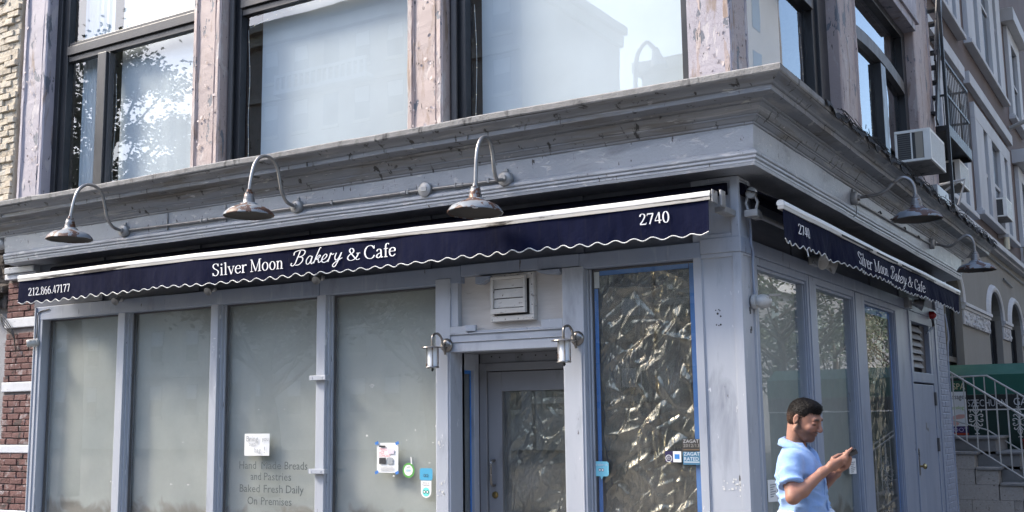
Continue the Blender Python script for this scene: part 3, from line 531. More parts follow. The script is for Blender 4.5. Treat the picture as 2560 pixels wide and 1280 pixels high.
mb.build('screw_hole', 'black', tp)
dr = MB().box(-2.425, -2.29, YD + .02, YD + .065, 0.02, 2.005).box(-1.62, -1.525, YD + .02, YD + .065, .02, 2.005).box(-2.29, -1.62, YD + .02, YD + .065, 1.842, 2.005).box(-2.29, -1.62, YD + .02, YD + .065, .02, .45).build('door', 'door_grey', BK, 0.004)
tag(dr, 'blue-grey glazed entrance door in the recess')
MB().box(-2.29, -1.62, YD + .04, YD + .045, 0.45, 1.842).build('pane', 'glass_shop', dr)
hp = smooth_path([(-2.365, YD + .02, 1.27), (-2.365, YD - .03, 1.265), (-2.365, YD - .045, 1.22), (-2.365, YD - .045, 1.12), (-2.365, YD - .03, 1.07), (-2.365, YD + .02, 1.063)], 5)
MB().tube(hp, 0.011, 10).build('handle', 'steel', dr, smooth=True)
MB().lathe([(0, -.012), (.016, -.012), (.018, -.006), (.028, -.006), (.03, 0), (.03, .01)], (-2.362, YD + .018, 0.985), (0, 1, 0), 18).build('lock', 'brass', dr, smooth=True)

# --- corner post with panels on both faces
cp = part('corner_post', 'blue', MB().box(-0.362, -0.03, 0.012, 0.3, 0.0, 3.329).box(-0.3, -0.012, 0.03, 0.30, 0.0, 3.328), 0.0)
def frame_panel(side, a0, a1, z0, z1, w, wl=None):
    mb = MB(); wl = wl or w
    def b(p0, p1, q0, q1, d0, d1):
        if side == 'A': mb.box(p0, p1, d0, d1, q0, q1)
        else: mb.box(-d1, -d0, p0, p1, q0, q1)
    b(a0, a0 + wl, z0, z1, 0.0, 0.013); b(a1 - w, a1, z0, z1, 0.0, 0.013); b(a0 + wl, a1 - w, z1 - w * .5, z1, 0.0, 0.013); b(a0 + wl, a1 - w, z0, z0 + w * .5, 0.0, 0.013)
    b(a0 + wl, a0 + wl + .008, z0 + w * .5, z1 - w * .5, 0.006, 0.013); b(a1 - w - .008, a1 - w, z0 + w * .5, z1 - w * .5, 0.006, .013)
    return mb.build('panel_frame', 'blue', cp, 0.003)
frame_panel('A', -0.362, 0.0, 0.1, 2.776, 0.062)
frame_panel('A', -0.30, 0.0, 2.887, 3.328, 0.060)
MB().box(-0.30, 0.006, -0.008, 0.012, 2.7765, 2.8865).build('belt', 'blue', cp, 0.004)
frame_panel('B', 0.0135, 0.30, 0.1, 2.776, 0.030, .045)
frame_panel('B', 0.0135, 0.25, 2.887, 3.328, 0.035)
MB().box(-0.012, 0.007, 0.0125, 7.2, 2.7765, 2.8865).build('belt', 'blue_dark', cp, 0.004)
for zz, xx in ((2.31, -.19),):       # screw holes and bare patches left by an old sign
    mb = MB()
    for dx, dz in ((-.016, .055), (.008, .058), (.016, .05), (.02, .01), (-.014, -.05), (.004, -.055), (.018, -.05), (-.002, .03)): mb.lathe([(0, -.001), (random.uniform(.004, .009), -.0005)], (xx + dx, .0105, zz + dz), (0, 1, 0), 7)
    mb.build('screw_hole', 'black', cp)
mb = MB()
for y_, z_ in ((.175, 2.36), (.18, 2.34), (.19, 2.22), (.175, 2.20)): mb.box(-.0115, -.0095, y_, y_ + .02, z_, z_ + .03)
mb.build('screw_hole', 'black', cp)

# --- side (B side) ground floor
WB = [(0.355, 1.607), (1.878, 3.112), (3.544, 4.887)]
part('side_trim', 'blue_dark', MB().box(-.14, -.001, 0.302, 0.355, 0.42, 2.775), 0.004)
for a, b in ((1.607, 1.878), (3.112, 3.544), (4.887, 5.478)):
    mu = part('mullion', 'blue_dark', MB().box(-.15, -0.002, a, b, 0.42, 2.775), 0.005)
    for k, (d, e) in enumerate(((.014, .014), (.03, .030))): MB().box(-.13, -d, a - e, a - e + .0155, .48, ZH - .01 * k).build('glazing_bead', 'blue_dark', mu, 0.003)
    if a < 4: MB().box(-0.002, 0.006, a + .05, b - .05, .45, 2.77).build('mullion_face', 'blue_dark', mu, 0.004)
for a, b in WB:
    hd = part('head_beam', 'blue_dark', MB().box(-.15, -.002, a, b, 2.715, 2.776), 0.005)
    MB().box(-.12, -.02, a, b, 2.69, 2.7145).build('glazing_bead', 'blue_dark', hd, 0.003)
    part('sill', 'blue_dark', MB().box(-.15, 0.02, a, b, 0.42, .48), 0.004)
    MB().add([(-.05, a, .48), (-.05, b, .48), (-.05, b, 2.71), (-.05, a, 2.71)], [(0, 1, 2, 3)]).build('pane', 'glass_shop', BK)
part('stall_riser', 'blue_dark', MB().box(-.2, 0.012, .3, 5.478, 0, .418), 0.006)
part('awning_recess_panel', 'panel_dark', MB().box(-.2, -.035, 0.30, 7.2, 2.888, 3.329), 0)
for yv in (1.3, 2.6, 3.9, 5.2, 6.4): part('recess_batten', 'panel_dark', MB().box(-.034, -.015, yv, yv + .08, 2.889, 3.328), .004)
# side door with louvre above
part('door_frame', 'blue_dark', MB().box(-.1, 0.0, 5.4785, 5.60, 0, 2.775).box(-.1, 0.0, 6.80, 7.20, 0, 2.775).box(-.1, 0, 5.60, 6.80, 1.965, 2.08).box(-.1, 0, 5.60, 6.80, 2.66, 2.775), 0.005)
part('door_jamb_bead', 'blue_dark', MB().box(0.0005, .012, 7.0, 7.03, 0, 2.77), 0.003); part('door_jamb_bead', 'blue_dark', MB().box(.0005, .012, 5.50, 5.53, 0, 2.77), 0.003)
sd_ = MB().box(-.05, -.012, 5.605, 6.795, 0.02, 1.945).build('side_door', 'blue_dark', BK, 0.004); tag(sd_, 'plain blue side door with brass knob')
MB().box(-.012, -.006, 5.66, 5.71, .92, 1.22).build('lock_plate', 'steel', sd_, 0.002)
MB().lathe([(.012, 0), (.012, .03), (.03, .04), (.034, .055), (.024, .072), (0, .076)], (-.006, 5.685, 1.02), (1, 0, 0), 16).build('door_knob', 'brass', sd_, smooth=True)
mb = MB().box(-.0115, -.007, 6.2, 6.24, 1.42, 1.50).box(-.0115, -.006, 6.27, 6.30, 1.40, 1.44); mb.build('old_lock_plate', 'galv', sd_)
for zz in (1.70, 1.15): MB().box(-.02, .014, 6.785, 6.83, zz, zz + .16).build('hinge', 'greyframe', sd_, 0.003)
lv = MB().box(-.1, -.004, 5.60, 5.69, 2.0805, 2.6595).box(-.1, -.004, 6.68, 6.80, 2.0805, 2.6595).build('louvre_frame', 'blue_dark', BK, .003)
part('louvre_back', 'interior', MB().box(-.11, -.101, 5.6, 6.8, 2.081, 2.66), 0)
part('louvre_side_panel', 'greyframe', MB().box(-.09, -.06, 6.42, 6.68, 2.081, 2.659), .003)
for k in range(6):
    z = 2.145 + k * .083
    MB().obox((-.055, 6.06, z + .03), (0, 1, 0), (-.5, 0, .866), (.866, 0, .5), .365, .044, .005).build('louvre_slat', pm('louvre_slat', (.16, .155, .15), (.22, .215, .21), 5, .6, .2) if k == 0 else bpy.data.materials['louvre_slat'], BK, 0.001)
# blue painted brick end
ep = part('brick_end', 'bluebrick', MB().box(-.2, -.006, 7.205, 7.80, 0, 3.33), 0)
bm_me = None
def brick_proto(name, sx, sy, sz, m, seed=0):
    random.seed(seed); mb = MB().box(0, sx, 0, sy, 0, sz); me = bpy.data.meshes.new(name)
    me.from_pydata([(x + random.uniform(-.003, .003), y + random.uniform(-.003, .003), z + random.uniform(-.002, .002)) for x, y, z in mb.v], [], mb.f)
    bm = bmesh.new(); bm.from_mesh(me); bmesh.ops.bevel(bm, geom=bm.edges[:], offset=.005, segments=1, affect='EDGES'); bm.to_mesh(me); bm.free(); me.materials.append(M[m]); return me
def put(name, me, loc, parent, rz=0.0):
    o = bpy.data.objects.new(name, me); col.objects.link(o); o.parent = parent; o.location = Vector(loc) - wloc(parent); o.rotation_euler.z = rz; return o
bl = [brick_proto('brick', .03, .205, .062, 'bluebrick', s_) for s_ in (1, 2)]; bs = [brick_proto('brick', .03, .10, .062, 'bluebrick', s_) for s_ in (3, 4)]
for r in range(3, 45):
    z = r * .0735; y = 7.215
    for k, me in enumerate([bl, bl, bs] if r % 2 else [bs, bl, bl]):
        put('brick', me[(r + k) % 2], (-.030 + random.uniform(-.002, .003), y, z), ep); y += .215 if me is bl else .11 if False else .112
part('edge_flashing', 'bluebrick', MB().tube(smooth_path([(.0, 7.83, 2.9), (.02, 7.86, 2.6), (.0, 7.84, 2.2), (.0, 7.84, 0.1)], 6), .010, 6), 0)

# --- left brick pier with white bands
pier = part('brick_pier', 'mortar', MB().box(-8.50, -7.945, 0.062, 0.34, 0, 3.32), 0)
rb = [brick_proto('brick', .200, .03, .058, 'brick', s_) for s_ in (5, 6, 7)]; rs_ = [brick_proto('brick', .093, .03, .058, 'brick', s_) for s_ in (8, 9)]
wb = [(2.667, 2.778), (1.967, 2.075), (1.31, 1.40), (.62, .71)]
z = 0.45; r = 0
while z < 3.18:
    band = [b for b in wb if b[0] - .045 < z < b[1]]
    if band:
        z = band[0][1] + .008; continue
    x = -8.495
    seq = [rb, rb, rs_] if r % 2 == 0 else [rs_, rb, rb]
    for me in seq:
        o = put('brick', random.choice(me), (x, 0.046 + random.uniform(-.006, .006), z + random.uniform(-.002, .002)), pier); x += .208 if me is rb else .1015
        if x > -8.0: pass
    nxt = z + .067
    if any(b[0] - .058 < nxt < b[1] for b in wb): nxt = min(b[1] for b in wb if b[1] > nxt - .02) + .006
    z = nxt; r += 1
for b0, b1 in wb: MB().box(-8.51, -7.955, .035, .07, b0 + .002, b1 - .002).build('stone_band', 'whitestone', pier, 0.008)
MB().box(-8.47, -7.93, -.02, .10, 3.20, 3.26).build('pier_cap', 'whitestone', pier, .006)
MB().box(-8.44, -7.93, -.05, .10, 3.2605, 3.329).build('pier_cap', 'cornice', pier, .006)

# ------------------------------------------------ upper storey
def pilaster(face, a0, a1, ztop, left_m='lilac', main='pink', z0=3.97, d=0.125, seed=0, back=.32, narrow=False):
    """moulded pilaster: flat field between raised borders, deep return to the window"""
    mb = MB(); w = a1 - a0
    prof = [(0, back), (0, .012), (.012, .0), (.05, .0), (.055, .010), (.066, .010), (.07, .004), (.078, .016), (w - .085, .016), (w - .078, .004), (w - .072, .010), (w - .06, .010), (w - .055, .0), (w - .018, .0), (w - .008, .008), (w, .012), (w, back)]
    nz = 46; n = len(prof); st = []
    for i in range(nz + 1):
        z = z0 + (ztop - z0) * i / nz
        row = []
        for k, (a, dd) in enumerate(prof):
            dd2 = dd + .0035 * vnoise(z * 6 + k * 2.3, seed) if k not in (0, n - 1) else dd
            row.append((a0 + a + .002 * vnoise(z * 9 + k, seed + 3), dd2, z) if face == 'A' else (-dd2, a0 + a + .002 * vnoise(z * 9 + k, seed + 3), z))
        st.append(row)
    mb.v = [q for r_ in st for q in r_]
    for i in range(nz):
        for k in range(n - 1): mb.f.append((i * n + k, i * n + k + 1, (i + 1) * n + k + 1, (i + 1) * n + k))
    p = mb.build('pilaster', main, BK)
    fl = MB(); random.seed(seed + 40)
    for k in range(34):      # curled flakes standing off the surface
        a = a0 + random.uniform(.02, w - .02);  z = z0 + abs(random.gauss(0, 1.0)) * .9 if random.random() < .6 else random.uniform(z0, ztop)
        if z > ztop: continue
        s = random.uniform(.005, .018); ang = random.uniform(0, 6.28); cu = random.uniform(.003, .011)
        pts = []
        for j in range(3):
            for i in range(3):
                u, v = (i - 1) * s * random.uniform(.7, 1.2), (j - 1) * s * random.uniform(.5, 1.0); h = -.002 - cu * ((j / 2) ** 2) - random.uniform(0, .002)
                aa = a + u * math.cos(ang) - v * math.sin(ang); zz = z + u * math.sin(ang) + v * math.cos(ang)
                pts.append((aa, h + .004, zz) if face == 'A' else (-h - .004, aa, zz))
        fl.add(pts, [(0, 1, 4, 3), (1, 2, 5, 4), (3, 4, 7, 6), (4, 5, 8, 7)])
    f = fl.build('paint_flakes', 'flake', p); f['kind'] = 'stuff'
    return p
P1 = pilaster('A', -8.38, -7.96, 7.2, seed=1, main='lilac'); P2 = pilaster('A', -5.63, -5.248, 7.0, seed=2); P3 = pilaster('A', -2.955, -2.58, 6.6, seed=3)
P4 = pilaster('A', -0.285, 0.0, 6.2, seed=4); P4b = pilaster('B', 0.0, 0.40, 6.4, seed=5, main='lilac', back=.34)
P5 = pilaster('B', 3.16, 3.90, 7.4, seed=6); P6 = pilaster('B', 6.98, 8.10, 7.8, seed=7)
MB().lathe([(.030, -.006), (.034, .0), (.022, .004), (.020, .04), (0, .04)], (-.205, .006, 4.055), (0, 1, 0), 16).build('drain_pipe_stub', 'soot', P4, smooth=True)
MB().lathe([(.0, -.02), (.013, -.02), (.013, .1)], (-.30, .10, 4.55), (0, 1, 0), 10).build('pipe_stub', 'brick', P4, smooth=True)
part('upper_lintel', 'pink', MB().box(-8.4, 0.0, .0, .34, 7.25, 7.9), 0.01)
part('upper_lintel', 'lilac', MB().box(-.34, 0.0, .36, 8.1, 7.25, 7.9), 0.01)
part('upper_return_wall', 'lilac', MB().box(-.34, -.01, 8.0, 8.1, 3.99, 7.25), 0)
# window head of the far side bay: stone soffit with moulded front
part('window_head', 'lilac', MB().box(-.33, .03, 3.905, 6.975, 6.50, 6.62).box(-.33, .06, 3.8, 7.1, 6.62, 6.68).box(-.33, .045, 3.85, 7.05, 6.68, 7.24), 0.006)

def upper_window_A(x0, x1, ztop, mullion=None, fr=.15, fl=.15, seed=0):
    w = MB().box(x0, x0 + fl * .45, .125, .22, 3.97, ztop).box(x0 + fl * .45, x0 + fl, .155, .24, 3.97, ztop)
    w.box(x1 - fr * .5, x1, .125, .22, 3.97, ztop).box(x1 - fr, x1 - fr * .5, .155, .24, 3.97, ztop)
    w.box(x0 + fl, x1 - fr, .15, .24, 3.97, 4.02)
    o = w.build('upper_window', 'dark', BK, 0.004)
    MB().box(x0 + fl, x1 - fr, .135, .215, 5.70, 5.80).box(x0 + fl, x1 - fr, .165, .24, 5.63, 5.70).box(x0 + fl, x1 - fr, .165, .24, 5.80, 5.85).build('transom_bar', 'dark', o, 0.004)
    if mullion: MB().box(mullion[0], mullion[1], .130, .235, 4.02, 5.629).build('mullion', 'dark', o, 0.005)
    if mullion: MB().box(mullion[1], mullion[1] + .02, .165, .235, 4.02, 5.629).build('mullion_bead', 'greyframe', o, 0.003)
    xs = [x0 + fl, x1 - fr]
    spans = [(xs[0], mullion[0]), (mullion[1] + .02, xs[1])] if mullion else [(xs[0], xs[1])]
    for k, (a, b) in enumerate(spans):
        MB().add([(a - .01, .205, 4.0), (b + .01, .205, 4.0), (b + .01, .205, 5.64), (a - .01, .205, 5.64)], [(0, 1, 2, 3)]).build('pane', 'glass_up', o)
    MB().add([(xs[0] - .01, .205, 5.83), (xs[1] + .01, .205, 5.83), (xs[1] + .01, .205, ztop), (xs[0] - .01, .205, ztop)], [(0, 1, 2, 3)]).build('pane', 'glass_up', o)
    return o
UW1 = upper_window_A(-7.96, -5.56, 7.25, (-7.25, -7.11), fl=.17)
UW2 = upper_window_A(-5.248, -2.955, 7.25, fl=.13, fr=.10)
UW3 = upper_window_A(-2.58, -0.285, 7.25, fl=.14, fr=.165)
for UWx, xs in ((UW2, -5.225), (UW3, -2.555)): MB().box(xs, xs + .05, .10, .124, 3.97, 7.2).build('frame_cover', 'greyframe', UWx, 0.004)
# side windows
w4 = MB().box(-.22, -.12, 2.86, 3.16, 3.97, 7.25).box(-.24, -.15, 2.75, 2.86, 3.97, 7.25).box(-.22, -.12, .40, .46, 3.97, 7.25).box(-.23, -.15, .46, 2.75, 3.97, 4.03).build('upper_window', 'dark', BK, 0.005)
MB().box(-.22, -.13, .46, 2.75, 5.48, 5.62).build('transom_bar', 'dark', w4, 0.005)
MB().add([(-.205, .44, 4.0), (-.205, 2.77, 4.0), (-.205, 2.77, 5.49), (-.205, .44, 5.49)], [(0, 1, 2, 3)]).build('pane', 'glass_up', w4)
MB().add([(-.205, .44, 5.61), (-.205, 2.77, 5.61), (-.205, 2.77, 7.2), (-.205, .44, 7.2)], [(0, 1, 2, 3)]).build('pane', 'glass_up', w4)
w5 = MB().box(-.22, -.12, 6.80, 6.98, 3.97, 6.5).box(-.22, -.12, 3.90, 3.98, 3.97, 6.5).box(-.23, -.15, 3.98, 6.8, 3.97, 4.03).box(-.22, -.12, 3.98, 6.8, 6.40, 6.5).build('upper_window', 'dark', BK, 0.005)
bar = MB()
def arcb(u, v):
    y = 3.95 + u * 2.88; rise = .10 * (1 - (2 * u - 1) ** 2)
    ring = [(-.20, -.09), (-.12, -.09), (-.12, .06), (-.20, .06)]; q = ring[int(round(v * 4)) % 4]; return (q[0], y, 5.72 + rise + q[1])
bar.grid(arcb, 18, 4); bar.build('arched_transom_bar', 'greyframe', w5)
MB().box(-.21, -.115, 5.48, 5.72, 4.03, 5.70).build('mullion', 'dark', w5, .005)
MB().add([(-.19, 3.96, 4.0), (-.19, 5.5, 4.0), (-.19, 5.5, 5.75), (-.19, 3.96, 5.75)], [(0, 1, 2, 3)]).build('pane', 'glass_up', w5)
MB().add([(-.19, 5.7, 4.8), (-.19, 6.82, 4.8), (-.19, 6.82, 5.75), (-.19, 5.7, 5.75)], [(0, 1, 2, 3)]).build('pane', 'glass_far', w5)
MB().add([(-.19, 3.96, 5.75), (-.19, 6.82, 5.75), (-.19, 6.82, 6.42), (-.19, 3.96, 6.42)], [(0, 1, 2, 3)]).build('pane', 'glass_up', w5)

# curtains and blinds are things of their own
def drape(name, label, cat, fn, m, nu=60, nv=4, group=None):
    o = MB().grid(fn, nu, nv).build(name, m); tag(o, label, cat, group); 
    for p in o.data.polygons: p.use_smooth = True
    return o
def curt(x0, x1, y, amp, fr, z0=3.98, z1=7.2, sd=0.0): return lambda u, v: (x0 + (x1 - x0) * u, y + amp * (math.sin(u * fr) + .5 * math.sin(u * fr * 2.3 + sd)), z0 + (z1 - z0) * v)
CG = 'white curtains hung behind the upper windows'
drape('curtain', 'gathered white curtain in the narrow left light of the leftmost upper window', 'curtain', curt(-7.74, -7.22, .33, .010, 30), 'curtain', 80, 4, CG)
drape('curtain', 'white curtain behind the large left upper window with tree reflection', 'curtain', curt(-7.1, -5.45, .34, .0025, 22), 'curtain', 120, 4, CG)
drape('curtain', 'flat white curtain behind the middle upper window that reflects a tall building', 'curtain', curt(-5.02, -2.9, .36, .0008, 9, sd=1), 'curtain', 120, 4, CG)
drape('curtain', 'flat white curtain behind the upper window that reflects a street lamp', 'curtain', curt(-2.40, -.28, .36, .0008, 9, sd=2), 'curtain', 120, 4, CG)
drape('curtain', 'white curtain behind the upper window round the corner', 'curtain', lambda u, v: (-.36 + .004 * math.sin(u * 20), .35 + 2.0 * u, 3.98 + 3.2 * v), 'curtain', 60, 4, CG)
drape('curtain', 'white curtain behind the far side window beside the air conditioner', 'curtain', lambda u, v: (-.36 + .006 * math.sin(u * 24), 3.98 + 1.4 * u, 3.98 + 2.4 * v), 'curtain', 60, 4, CG)
BG_ = 'grey-green blinds drawn behind the shop windows'
BL = ['grey-green blind in the leftmost shop window beside the brick pier', 'grey-green blind in the second shop window from the brick pier', 'grey-green blind behind the handwritten bag note', 'grey-green blind behind the concert flyer']
for i, (a, b) in enumerate(W):
    drape('window_blind', BL[i], 'blind', (lambda a, b, i: lambda u, v: (a + .01 + (b - a - .02) * u, .150 + .003 * math.sin(u * 9 + i) + .010 * math.exp(-((v - .10) / .06) ** 2) * math.sin(u * 7 + i * 2), .52 + (ZH - .53) * v))(a, b, i), 'blind', 40, 40, BG_)
for i, (a, b) in enumerate(WB[:2]):
    drape('window_blind', ['grey-green blind in the side window nearest the corner', 'grey-green blind in the middle side window'][i], 'blind', (lambda a, b, i: lambda u, v: (-.105 - .003 * math.sin(u * 9 + i), a + (b - a) * u, .5 + 2.22 * v))(a, b, i), 'blind', 40, 4, BG_)

# crumpled polythene taped inside the glass
def crumple_field(w, h, nu, nv, seed):
    """depth of a hung plastic sheet: slack drape plus many straight creases of different length"""
    rng = np.random.default_rng(seed); U, V = np.meshgrid(np.linspace(0, w, nu + 1), np.linspace(0, h, nv + 1)); D = np.zeros_like(U)
    for k in range(6): D += .006 * np.sin(U * rng.uniform(3, 9) + V * rng.uniform(-5, 5) + rng.uniform(0, 6))
    for k in range(int(270 * w * h / 1.9)):
        cx, cy = rng.uniform(0, w), rng.uniform(0, h); a = rng.choice([R(58), R(40), R(-48), R(80), R(10)], p=[.34, .24, .14, .16, .12]) + rng.normal(0, .22); L = rng.uniform(.05, .42) * (1.5 if rng.random() < .2 else 1); wd = rng.uniform(.005, .028); am = rng.uniform(.35, 1.0) * wd * .75 * rng.choice([-1, 1])
        du, dv = U - cx, V - cy; bend = .35 * rng.normal() * (du * math.cos(a) + dv * math.sin(a)) ** 2 / max(L, .1); t = du * math.cos(a) + dv * math.sin(a); n = -du * math.sin(a) + dv * math.cos(a) + bend
        D += am * np.exp(-(np.abs(n) / wd) ** 1.15) * np.exp(-(t / (L * .5)) ** 4)
    top = np.clip((V - h * .90) / (h * .1), 0, 1); D += .006 * np.sin(U * 75 + 2 * np.sin(U * 21)) * top     # gathered under the tape
    e = np.minimum(1, np.minimum(9 * U / w, 9 * (1 - U / w))); return D * (.15 + .85 * e)
def polysheet(label, fn, nu, nv, w, h, seed):
    t = thing('polythene_sheet', label, 'plastic sheet', fn(0.5, 0, 0)); D = crumple_field(w, h, nu, nv, seed)
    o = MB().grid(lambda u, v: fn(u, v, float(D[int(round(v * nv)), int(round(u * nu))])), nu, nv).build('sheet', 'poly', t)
    for p in o.data.polygons: p.use_smooth = True
    return t
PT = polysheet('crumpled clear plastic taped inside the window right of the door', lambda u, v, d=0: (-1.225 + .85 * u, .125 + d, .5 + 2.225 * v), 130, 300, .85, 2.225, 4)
MB().box(-1.222, -1.19, .098, .100, .5, 2.60).box(-.435, -.376, .0985, .1005, .5, 2.735).build('masking_tape', 'tape', PT)
MB().box(-1.175, -.44, .099, .1005, 2.70, 2.735).build('masking_tape', 'tape', PT)
MB().box(-1.222, -1.178, .0985, .1, 2.605, 2.73).build('paper_corner', 'paper', PT)
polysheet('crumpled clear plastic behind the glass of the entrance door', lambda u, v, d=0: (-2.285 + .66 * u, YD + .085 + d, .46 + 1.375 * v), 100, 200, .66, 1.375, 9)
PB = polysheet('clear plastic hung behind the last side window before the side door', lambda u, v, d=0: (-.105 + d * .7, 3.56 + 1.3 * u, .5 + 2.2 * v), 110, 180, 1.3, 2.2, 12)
MB().box(-.062, -.060, 4.80, 4.885, .5, 2.70).box(-.062, -.060, 3.56, 4.80, 2.62, 2.70).build('masking_tape', 'tape', PB)

# ================================================================== awnings
def awning(side, a0, a1, p, zt, zb, label, pitch, seed):
    T = (lambda a, q, z: (a, -q, z)) if side == 'A' else (lambda a, q, z: (q, a, z))
    t = thing('shop_awning', label, 'awning', T((a0 + a1) / 2, p, zb), 'navy bakery awnings')
    L = a1 - a0; nsc = int(round(L / pitch))
    def zsag(a): return zt + .012 * vnoise(a * .7, seed) * .6
    # rounded front bar and grimy lower lip
    prof = [(p - .035, 0), (p - .038, .02), (p - .028, .035), (p - .008, .040), (p + .010, .034), (p + .018, .018), (p + .016, .0)]
    mb = MB(); n = len(prof); K = 40
    for i in range(K + 1):
        a = a0 + L * i / K
        for q, z in prof: mb.v.append(T(a, q, zsag(a) - .035 + z))
    for i in range(K):
        for k in range(n): mb.f.append((i * n + k, i * n + (k + 1) % n, (i + 1) * n + (k + 1) % n, (i + 1) * n + k))
    mb.f.append(tuple(range(n))); mb.f.append(tuple(K * n + k for k in reversed(range(n))))
    br = mb.build('front_bar', 'bar', t, 0.0, smooth=True)
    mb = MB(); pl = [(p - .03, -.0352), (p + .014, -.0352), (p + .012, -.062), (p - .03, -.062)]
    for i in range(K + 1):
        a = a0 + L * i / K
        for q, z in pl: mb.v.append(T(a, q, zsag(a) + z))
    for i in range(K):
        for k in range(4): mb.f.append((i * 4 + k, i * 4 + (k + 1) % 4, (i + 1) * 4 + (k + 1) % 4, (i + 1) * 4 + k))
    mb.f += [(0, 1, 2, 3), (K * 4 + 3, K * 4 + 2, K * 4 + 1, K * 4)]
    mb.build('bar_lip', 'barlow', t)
    # valance with a scalloped hem
    def hem(a):
        s = (a - a0) / L * nsc; f = s + .12 * vnoise(a * 2.3, seed + 9); return zb + (.012 + .004 * vnoise(a * 1.9, seed + 5)) * math.cos(2 * math.pi * f) + .012 * vnoise(a * 1.1, seed + 3) + .004 * vnoise(a * 5, seed)
    def ripple(a, v): return (.026 * vnoise(a * 1.6, seed) + .014 * vnoise(a * 4.4 + v * .8, seed + 1) + .003 * vnoise(a * 9 - v * 1.5, seed)) * (1 - v) + .004 * math.sin(a * 7)
    nu = nsc * 10
    def val(u, v):
        a = a0 + .015 + (L - .03) * u; top = zsag(a) - .058; b = hem(a); return T(a, p + .002 + ripple(a, v), b + (top - b) * v)
    MB().grid(val, nu, 8).build('valance', 'navy', t, thick=0.002)
    MB().tube([tuple(Vector(val(i / nu, 0)) + Vector(T(0, .002, 0))) for i in range(nu + 1)], .0042, 5).build('scallop_trim', 'trim', t, smooth=True)
    # sheet from the roller to the bar
    MB().grid(lambda u, v: T(a0 + .01 + (L - .02) * u, .02 + (p - .045) * v, 3.235 - (3.235 - zt - .01) * v + .01 * math.sin(v * 3.1) * vnoise(u * 9, 1)), 40, 6).build('canopy_sheet', 'navy_top', t, thick=.002)
    MB().tube([T(a0 + .02, -.0, 3.24), T(a1 - .02, -.0, 3.24)], .045, 12).build('roller_tube', 'navy_top', t, smooth=True)
    tx = MB(); up = 1 if side == 'A' else 1
    def to3(u, v):
        uu = (u - a0 - .015) / (L - .03); top = zsag(u) - .058; b = hem(u); vv = (v - b) / (top - b); return T(u, p + .0125 + ripple(u, vv), v)
    return t, tx, to3
AW, tx, to3 = awning('A', -7.68, -0.06, .39, 3.152, 2.862, 'long navy scalloped awning above the front shop windows with white lettering', .146, 0.4)
letters(tx, '212.866.47177', to3, -7.51, -6.84, 2.93, .078, .044, .016)
tx.build('phone_number', 'letter', AW)
for w_, a_, b_, z_, cp_, wv_, wh_ in (('Silver', -4.86, -4.42, 2.93, .108, .041, .014), ('Moon', -4.385, -3.99, 2.93, .108, .041, .014), ('\x01\x02\x03\x04\x05\x06', -3.90, -3.33, 2.945, .112, .036, .022), ('&', -3.28, -3.13, 2.935, .10, .041, .014), ('Cafe', -3.10, -2.76, 2.935, .108, .041, .014)):
    tx = MB(); letters(tx, w_, to3, a_, b_, z_, cp_, wv_, wh_); tx.build('shop_name_word', 'letter', AW)
tx = MB(); letters(tx, '2740', to3, -.60, -.365, 2.968, .078, .046, .017); tx.build('street_number', 'letter', AW)
AWB, tx, to3 = awning('B', 0.02, 7.09, .31, 3.115, 2.835, 'shorter navy scalloped awning round the corner above the side windows', .146, 2.3)
letters(tx, '2740', to3, .34, .64, 2.918, .074, .046, .017); tx.build('street_number', 'letter', AWB)
for w_, a_, b_, z_, cp_, wv_, wh_ in (('Silver', 2.02, 2.57, 2.885, .108, .041, .014), ('Moon', 2.62, 3.14, 2.885, .108, .041, .014), ('\x01\x02\x03\x04\x05\x06', 3.27, 3.98, 2.885, .112, .036, .022), ('&', 4.12, 4.33, 2.89, .10, .041, .014), ('Cafe', 4.38, 4.86, 2.885, .108, .041, .014)):
    tx = MB(); letters(tx, w_, to3, a_, b_, z_, cp_, wv_, wh_); tx.build('shop_name_word', 'letter', AWB)
# torn corner and loose thread of the side valance
MB().tube(smooth_path([(.315, .56, 2.835), (.32, .57, 2.80), (.325, .565, 2.775)], 4), .006, 5).build('loose_trim', 'trim', AWB)
# dark worn strip of the bar
for a, b in ((1.55, 2.6), (2.75, 3.6), (3.8, 4.7)): MB().box(.326, .3285, a, b, 3.062, 3.078).build('worn_bar_strip', 'tar', AWB)
# winding gear and folding arms
def gear(label, loc, s, along):
    t = thing('awning_bracket', label, 'awning bracket', loc, 'awning brackets at the corner'); X, Y, Z = loc
    A_ = Vector(along); O_ = Vector((0, -1, 0)) if abs(along[0]) > .5 else Vector((1, 0, 0)); C_ = Vector(loc)
    MB().obox(C_ + O_ * .05 + Vector((0, 0, -.02)), A_, O_, (0, 0, 1), .035, .05, .026).build('bracket_block', 'galv', t, .006)
    MB().lathe([(.0, -.02), (.038, -.02), (.042, -.012), (.042, .012), (.030, .02), (.014, .024), (0, .024)], C_ + O_ * .05 + Vector((0, 0, .13)), A_, 20).build('crank_wheel', 'galv', t, smooth=True)
    for k in (-1, 1): MB().tube([C_ + O_ * (.05 + .03 * k) + Vector((0, 0, .01)), C_ + O_ * (.05 + .045 * k) + Vector((0, 0, .06)), C_ + O_ * (.05 + .02 * k) + Vector((0, 0, .12))], .012, 8).build('bracket_arm', 'galv', t, smooth=True)
    return t, C_, A_, O_
g, C_, A_, O_ = gear('white awning winding bracket on the corner post under the side cornice', (0.02, 0.09, 3.075), 1, (0, 1, 0))
MB().tube([(.07, .13, 3.06), (.12, .5, 3.03), (.19, 1.2, 2.99), (.25, 2.0, 2.98)], .020, 8).build('folding_arm', 'galv', g, smooth=True)
MB().box(.05, .11, .12, .20, 3.02, 3.08).build('elbow_joint', 'galv', g, .008)
